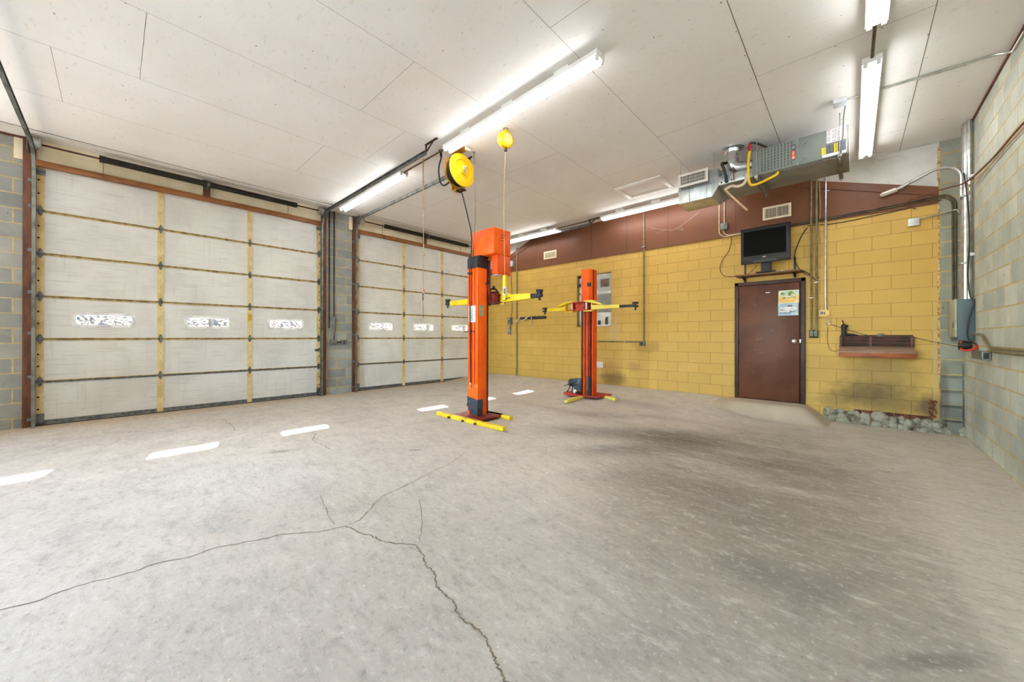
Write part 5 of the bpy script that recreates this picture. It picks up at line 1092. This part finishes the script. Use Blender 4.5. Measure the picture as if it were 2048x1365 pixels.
wire('rack_wire', [(-.245, YB - .008, 1.32), (-.12, YB - .06, 1.26), (.05, YB - .09, 1.19), (.2, YB - .1, 1.135)], .004, CORDK, 'thin dark wire sloping from the switch to the top of the tool rack')
wire('rack_wire', [(.64, YB - .03, 1.12), (.75, YB - .015, 1.08), (.95, YB - .03, 1.02), (1.05, YB - .06, 1.0)], .004, CORDK, 'thin dark wire sloping from the tool rack to the corner pier')

def rack():
    root = thing('tool_rack', (.26, YB, .86), 'red stained wooden wall rack with slatted back and sloping tray', 'rack')
    x0, x1 = -.143, .638
    b = MB(); b.box(-.155, .65, 7.497, 7.515, .822, .905); b.build('front_board', REDWOOD, root, .002)
    b = MB(); b.hexa([(-.155, 7.495, .888), (.65, 7.495, .888), (x1, 7.72, .962), (x0, 7.72, .962)], [(-.155, 7.495, .905), (.65, 7.495, .905), (x1, 7.72, .979), (x0, 7.72, .979)]); b.build('tray_board', GREYWOOD, root, .002)
    b = MB(); b.box(x0, x1, 7.52, YB - .002, .822, .835); b.build('tray_bottom', SHELFW, root)
    for x in (x0, x1):
        b = MB(); b.prism([(x - .006, 7.515, .826), (x - .006, YB - .002, .826), (x - .006, YB - .002, 1.135), (x - .006, 7.73, 1.135), (x - .006, 7.72, .96), (x - .006, 7.515, .9)], (.012, 0, 0)); b.build('side_board', PLUMW, root, .002)
    b = MB(); b.box(x0, x1, YB - .012, YB - .002, .95, 1.15); b.build('back_board', mat('rack_dark_back', (58, 36, 30), .7, c2=(88, 46, 36), nscale=5), root)
    for z in (1.125, 1.085, 1.035): MB().box(x0, x1, 7.722, 7.731, z - .004, z + .005).build('slat', PLUMW, root)
    for x in (x0 + .012, .2, x1 - .015): MB().box(x - .014, x + .014, 7.714, 7.726, .965, 1.13).build('upright', PLUMW, root, .002)
rack()
def spray():
    root = thing('spray_gun', (-.10, 7.75, 1.13), 'black hand tool standing upright at the left end of the tool rack', 'tool')
    b = MB(); b.lathe((-.10, 7.75, 1.13), (0, 0, 1), [(0, .02), (.0, .034), (.09, .03), (.13, .036), (.17, .034), (.195, .016), (.2, .004)], 14); b.build('body', BLACK, root)
    b = MB(); b.bar((-.10, 7.75, 1.31), (-.118, 7.745, 1.385), .013, .013); b.build('nozzle', DARKST, root, .003); b = MB(); b.box(-.085, -.05, 7.735, 7.765, 1.27, 1.31); b.build('trigger', BLKPL, root, .008)
    b = MB(); b.tube([(-.09, 7.76, 1.16), (-.02, 7.765, 1.155), (.06, 7.77, 1.145)], [.02, .022, .01], 8, 0, 0); b.build('strap', BLACK, root)
spray()
t_ = thing('socket_box', (.33, 7.76, 1.135), 'small dark box on the top edge of the tool rack', 'box'); MB().box(.272, .345, 7.735, 7.785, 1.133, 1.165).build('box_body', BOXG, t_, .004); b = MB(); [b.cyl((.285 + .018 * k, 7.76, 1.164), (.285 + .018 * k, 7.76, 1.172), .006, n=8) for k in range(4)]; b.build('peg', BLACK, t_)
# magnetic bar with rags
t_ = thing('tool_bar', (-6.4, YB, 1.63), 'black bar on the yellow wall with white rags hung over it', 'tool bar'); b = MB(); b.box(-6.86, -5.97, YB - .05, YB - .002, 1.595, 1.66); b.build('bar', BLACK, t_, .003)
b = MB()
for k in range(12): b.cyl((-6.55 + .045 * k, YB - .03, 1.66), (-6.55 + .045 * k, YB - .03, 1.668 + .012 * (k % 3)), .006, n=6)
b.build('hook', DARKST, t_)
for i, (pts, lab) in enumerate((([(-7.0, YB - .06, 1.48), (-6.96, YB - .07, 1.55), (-6.90, YB - .06, 1.62), (-6.85, YB - .055, 1.655)], 'white rag dangling off the left end of the black bar'), ([(-6.74, YB - .058, 1.56), (-6.68, YB - .07, 1.58), (-6.60, YB - .065, 1.64), (-6.52, YB - .045, 1.672)], 'white rag twisted over the left half of the black bar'), ([(-6.50, YB - .04, 1.672), (-6.45, YB - .062, 1.675), (-6.43, YB - .068, 1.60), (-6.42, YB - .062, 1.46), (-6.41, YB - .05, 1.4)], 'narrow rag hanging down from the middle of the black bar'))):
    rr = thing('rag', pts[0], lab, 'rag', 'rags on the black bar'); MB().tube(pts, [.012, .022, .03, .026, .02, .024, .02, .012][:8] if i < 2 else .011, 7, 0, 3).build('cloth', RAG, rr)
# left corner box and air outlet
conduit('air_outlet', [[(-7.24, YB - .015, 3.35), (-7.24, YB - .015, 2.75), (-7.21, YB - .015, 2.5), (-7.2, YB - .015, 1.9), (-7.23, YB - .02, 1.66)], [(-7.26, YB - .03, 1.46), (-7.265, YB - .03, 1.40)]], .010, GREYC, 'small grey switch box and plug hanging near the left corner of the yellow wall', cat='switch box',
        boxes=[((-7.33, -7.19, YB - .07, YB - .001, 1.46, 1.66), BOXG, 'box_body'), ((-7.335, -7.235, YB - .06, YB - .01, 1.17, 1.40), STEEL, 'plug_body')], plates=[((-7.30, -7.27, YB - .063, YB - .059, 1.21, 1.26), BLACK, 'plug_hole'), ((-7.29, -7.26, YB - .073, YB - .069, 1.6, 1.63), WHITE, 'white_button'), ((-7.28, -7.23, YB - .073, YB - .069, 1.475, 1.49), WHITE, 'switch_lever')])
t_ = thing('siding_box', (-7.2, YW, 3.2), 'small pale box on the brown siding just right of the orange lower motor cover', 'junction box'); MB().box(-7.26, -7.14, YW - .06, YW - .001, 3.13, 3.28).build('box_body', BOXW, t_, .005)
t_ = thing('vent_flap', (-4.37, YB, .44), 'faded plastic plate on the yellow wall just right of the rear lift post', 'plate'); MB().box(-4.47, -4.29, YB - .014, YB - .001, .385, .525).build('plate', WHITEB, t_, .003)
b = MB(); b.tube([(-7.33, YB - .004, .56), (-7.2, YB - .004, .56)], .004, 5); tag(b.build('wall_notch', DARKST, None, loc=(-7.27, YB, .56)), 'short dark slot low on the yellow wall near the left corner', 'slot')

# pier between the bay doors: conduit, strap, switch and outlet
conduit('pier_conduit', [[(XL + .02, 3.155, ZC - .002), (XL + .02, 3.155, 1.29)]], .011, DARKST, 'thin dark rod hanging down the left side of the block pier', group='conduits on the block pier')
conduit('pier_conduit', [[(XL + .03, 3.25, ZC - .002), (XL + .03, 3.25, 1.0)], [(XL + .025, 3.28, .985), (XL + .025, 3.42, .985)]], .012, DARKST, 'dark conduit down to two grey outlet boxes on the block pier', group='conduits on the block pier',
        boxes=[((XL + .001, XL + .06, 3.175, 3.30, .93, 1.04), BOXG, 'switch_box'), ((XL + .001, XL + .06, 3.40, 3.52, .935, 1.035), BOXG, 'outlet_box')], plates=[((XL + .059, XL + .064, 3.44, 3.475, .95, .975), BLACK, 'socket'), ((XL + .059, XL + .064, 3.44, 3.475, .99, 1.015), BLACK, 'socket')])
t_ = thing('pipe_sleeve', (XL + .05, 3.25, 1.35), 'dark tapered sleeve around the pier conduit above the outlet boxes', 'sleeve'); MB().lathe((XL + .03, 3.25, 1.12), (0, 0, 1), [(0, .014), (.08, .022), (.12, .036), (.40, .036), (.42, .03), (.42, .014)], 14).build('sleeve', BOXG, t_)

# ------------------------------------------------------------------ right hand corner
conduit('riser_conduit', [[(1.055, 7.34, ZC - .002), (1.055, 7.34, 1.58)]], .032, CONDS, 'fattest silver riser conduit above the slate electrical box', group='silver riser conduits in the right corner', straps=[(1.01, XR, 7.30, 7.38, 2.05, 2.07), (1.01, XR, 7.30, 7.38, 2.9, 2.92)])
conduit('riser_conduit', [[(1.07, 7.245, ZC - .002), (1.07, 7.245, 1.58)]], .024, CONDS, 'silver riser conduit nearest the front of the slate electrical box', group='silver riser conduits in the right corner', boxes=[((1.05, XR, 7.20, 7.225, 2.13, 2.17), WHITE, 'clamp'), ((1.05, XR, 7.20, 7.225, 3.1, 3.14), WHITE, 'clamp')])
conduit('riser_conduit', [[(1.05, 7.45, ZC - .002), (1.05, 7.45, 1.58)]], .02, CONDS, 'slim silver riser conduit closest to the block pier', group='silver riser conduits in the right corner')
def lbfit():
    root = thing('conduit_elbow', (1.04, 7.40, 3.25), 'silver conduit bending out of the corner to a pale oval fitting on the siding', 'conduit')
    MB().tube([(1.03, 7.42, 2.9), (1.03, 7.42, 3.3), (.86, 7.56, 3.42), (.48, 7.73, 3.275)], .021, 10, .16).build('pipe', CONDS, root)
    b = MB(); d = (Vector((.30, 7.745, 3.225)) - Vector((.48, 7.73, 3.27))).normalized()
    b.tube([Vector((.48, 7.73, 3.27)), Vector((.47, 7.73, 3.268)), Vector((.32, 7.744, 3.23)), Vector((.30, 7.745, 3.225))], [.02, .032, .032, .018], 12); b.build('fitting_body', PVC, root)
    b = MB(); b.bar((.46, 7.70, 3.275), (.315, 7.712, 3.238), .02, .034, (0, 0, 1)); b.build('cover_plate', REGW, root, .008)
    b = MB(); b.cyl((.50, 7.728, 3.278), (.54, 7.722, 3.292), .027, n=12); b.build('coupling', CONDS, root)
lbfit()
def panel():
    root = thing('electrical_box', (1.0, 7.3, 1.33), 'tall slate blue electrical box on the right wall in the corner', 'electrical box')
    MB().box(.965, XR - .001, 7.17, 7.60, 1.075, 1.595).build('box_body', BOXBL, root, .006)
    b = MB(); b.box(.945, .965, 7.19, 7.64, 1.12, 1.60); b.build('front_cover', BOXPALE, root, .004)
    b = MB()
    for z in (1.22, 1.45): b.cyl((.952, 7.186, z), (.952, 7.192, z), .01, n=10)
    b.build('cover_screw', CHROME, root)
    b = MB()
    for k in range(4): b.box(1.02, 1.035, 7.1685, 7.1695, 1.17 + k * .022, 1.178 + k * .022)
    b.build('embossed_mark', BADGE, root)
    b = MB(); b.box(.94, .953, 7.25, 7.30, 1.24, 1.31); b.build('switch_handle', BOXG, root, .004)
panel()
def redtool():
    root = thing('cord_lamp_hook', (1.0, 7.2, 1.03), 'red hand lamp guard hanging on a black cord under the slate box', 'hand lamp')
    b = MB(); b.tube([(.985, 7.12, 1.07), (.985, 7.12, .965), (1.03, 7.09, .955), (1.09, 7.03, .985), (1.09, 7.02, 1.03)], .013, 8, .02); b.build('red_frame', RED, root)
    b = MB(); b.lathe((.975, 7.16, 1.02), (1, -.3, 0), [(0, .01), (0, .06), (.05, .055), (.1, .04), (.1, .01)], 16); b.build('lamp_shell', DARKST, root)
    b = MB(); b.tube([(1.09, 7.02, 1.03), (1.07, 7.08, 1.06), (1.04, 7.14, 1.12), (1.045, 7.15, 1.3), (1.085, 7.14, 1.5), (1.088, 7.13, 1.56), (1.06, 7.15, 1.64), (1.05, 7.19, 1.9), (1.06, 7.20, 2.2), (1.06, 7.2, 2.55), (1.04, 7.2, 2.95), (1.03, 7.25, 3.14), (1.03, 7.3, 3.2)], .0075, 7, 0, 6); b.build('cord', BLACK, root)
redtool()
conduit('right_wall_conduit', [[(XR - .025, 7.15, 1.155), (XR - .025, 6.72, 1.155), (XR - .025, 6.40, 1.005), (XR - .025, 2.5, 1.005)], [(XR - .025, 7.12, .965), (XR - .025, 6.9, .965)], [(XR - .025, 6.45, .97), (XR - .025, 2.5, .975)]], .013, CONDG, 'olive conduits running along the right wall from the outlet box', boxes=[((XR - .07, XR - .001, 6.44, 6.92, .87, .965), BOXG, 'outlet_box')], plates=[((XR - .06, XR - .02, 6.436, 6.441, .885, .95), BLACK, 'socket')], fillet=.08, straps=[(XR - .04, XR, 5.0, 5.02, .955, 1.03)])
wire('swag_cable', [(XR - .03, 3.6, 3.05), (XR - .02, 4.6, 2.95), (XR - .02, 5.5, 2.985), (XR - .02, 6.4, 3.02), (1.03, 7.15, 3.04), (.93, 7.45, 3.09), (.75, 7.62, 3.10), (.60, 7.7, 3.07), (.565, 7.74, 3.045)], .010, CORDB, 'brown cable swagged along the right wall and across the corner to the siding')
wire('swag_cable', [(XR - .03, 3.6, 3.02), (XR - .02, 4.6, 2.90), (XR - .02, 5.5, 2.95), (XR - .02, 6.4, 2.97), (1.05, 7.1, 2.98), (1.055, 7.2, 2.9)], .007, CORDT, 'thin tan wire sagging just below the brown swagged cable')
wire('siding_twig', [(.565, 7.745, 3.045), (.62, 7.77, 2.99), (.66, 7.775, 2.95)], .006, CORDB, 'short brown wire end on the siding below the swagged cable')
# cobwebs
for nm, P, lab in (('cobweb', [[(.10, 7.30, 3.69), (.18, 7.45, 3.77), (.35, 7.6, 3.80), (.6, 7.7, 3.825)], [(.06, 7.28, 3.69), (.2, 7.5, 3.74), (.45, 7.68, 3.79), (.8, 7.72, 3.83)], [(.18, 7.45, 3.77), (.3, 7.70, 3.74), (.5, 7.79, 3.78)], [(.16, 7.35, 3.70), (.17, 7.42, 3.74), (.14, 7.5, 3.76)]], 'dusty cobweb strands strung from the end of the furnace strip light to the siding'),
                   ('cobweb', [[(-3.16, 7.76, 3.44), (-2.85, 7.765, 3.335), (-2.63, 7.76, 3.32), (-2.2, 7.74, 3.55)], [(-2.63, 7.76, 3.32), (-2.5, 7.77, 3.27)], [(-2.55, 7.76, 3.36), (-2.5, 7.77, 3.26)], [(-2.85, 7.765, 3.335), (-3.05, 7.77, 3.3)]], 'faint cobweb strands on the brown siding left of the duct')):
    root = thing(nm, P[0][0], lab, 'cobweb', 'cobwebs'); b = MB()
    for p in P: b.tube(p, .0026 if p[0][0] > -1 else .0018, 4, 0, 6)
    b.build('strand', WEB, root)

# ------------------------------------------------------------------ outside
def outside():
    m = MB(); m.box(-60, W0, -40, 40, -.5, -.155); m.box(W0, 20, -40, YF - .2, -.5, -.155); tag(m.build('ground_yard', GRAVEL, smooth=False), kind='structure')
    m = MB(); rnd = random.Random(8); nx, ny = 24, 70; vs = []
    for j in range(ny + 1):
        for i in range(nx + 1):
            x = -18 - 14 * i / nx; y = -24 + 48 * j / ny
            vs.append((x + rnd.uniform(-.2, .2), y + rnd.uniform(-.3, .3), -.2 + 5.0 * sm(-18, -32, x) + (rnd.uniform(-.12, .12) if i else 0)))
    m.add(vs, [(j * (nx + 1) + i, (j + 1) * (nx + 1) + i, (j + 1) * (nx + 1) + i + 1, j * (nx + 1) + i + 1) for j in range(ny) for i in range(nx)])
    tag(m.build('ground_bank', LEAFB), kind='structure')
    rnd = random.Random(15); tw = []
    for k in range(12):
        x = rnd.uniform(-26, -20); y = -3 + 2.1 * k + rnd.uniform(-.6, .6) ; z0 = -.2 + 5.0 * sm(-18, -32, x); b = MB(); H = rnd.uniform(3, 6); r = rnd.uniform(.05, .12)
        b.tube([(x, y, z0 - .1), (x + rnd.uniform(-.2, .2), y + rnd.uniform(-.2, .2), z0 + H * .5), (x + rnd.uniform(-.4, .4), y + rnd.uniform(-.4, .4), z0 + H)], [r, r * .7, r * .3], 7)
        for q in range(9):
            t = rnd.uniform(.12, .9); a = rnd.uniform(0, 2 * PI); L = rnd.uniform(.5, 1.3); b.tube([(x, y, z0 + H * t), (x + L * .6 * math.cos(a), y + L * .6 * math.sin(a), z0 + H * t + L * .4), (x + L * math.cos(a), y + L * math.sin(a), z0 + H * t + L * .9)], [r * .4, r * .25, r * .1], 5)
        o = tag(b.build('bare_tree', TWIG, None, loc=(x, y, z0)), 'bare leafless tree on the bank outside, seen blown out through the bay door windows', 'tree', 'bare trees outside the bay doors')
outside()

# ------------------------------------------------------------------ sky, sun, camera
w = bpy.data.worlds.new('sky'); scene.world = w; w.use_nodes = True; nt = w.node_tree; nt.nodes.clear()
sky = nt.nodes.new('ShaderNodeTexSky'); sky.sky_type = 'NISHITA'; sky.sun_disc = False; sky.sun_elevation = math.radians(26); sky.sun_rotation = math.radians(-90 + 11.3)
bg = nt.nodes.new('ShaderNodeBackground'); bg.inputs[1].default_value = 4.4; ow = nt.nodes.new('ShaderNodeOutputWorld')
nt.links.new(sky.outputs[0], bg.inputs[0]); nt.links.new(bg.outputs[0], ow.inputs[0])
sl = bpy.data.lights.new('sun', 'SUN'); sl.energy = 22.0; sl.angle = math.radians(.55); sl.color = (1.0, .975, .93)
so = bpy.data.objects.new('sun', sl); COL.objects.link(so)
so.rotation_euler = Vector((3.05, -.61, -1.51)).to_track_quat('-Z', 'Y').to_euler(); so.location = (-30, 6, 15)

yaw, pit, rol = .7464, .0013, .0017
f = Vector((-math.sin(yaw) * math.cos(pit), math.cos(yaw) * math.cos(pit), math.sin(pit))); r = Vector((math.cos(yaw), math.sin(yaw), 0)); u = r.cross(f)
r2 = r * math.cos(rol) + u * math.sin(rol); u2 = -r * math.sin(rol) + u * math.cos(rol)
cd = bpy.data.cameras.new('camera'); cam = bpy.data.objects.new('camera', cd); COL.objects.link(cam)
cam.matrix_world = Matrix(((r2.x, u2.x, -f.x, 0), (r2.y, u2.y, -f.y, 0), (r2.z, u2.z, -f.z, 1.122), (0, 0, 0, 1)))
cd.sensor_width = 36; cd.lens = 36 * 736.4553 / 2048; cd.shift_y = -(682.5 - 672.15) / 2048; cd.clip_start = .05; cd.clip_end = 200
scene.camera = cam
vs = scene.view_settings; vs.view_transform = 'Standard'; vs.look = 'None'; vs.exposure = 0.42; vs.gamma = 1.0
try: vs.use_curve_mapping = False
except Exception: pass
scene.cycles.use_denoising = True
scene.cycles.max_bounces = 10; scene.cycles.diffuse_bounces = 6
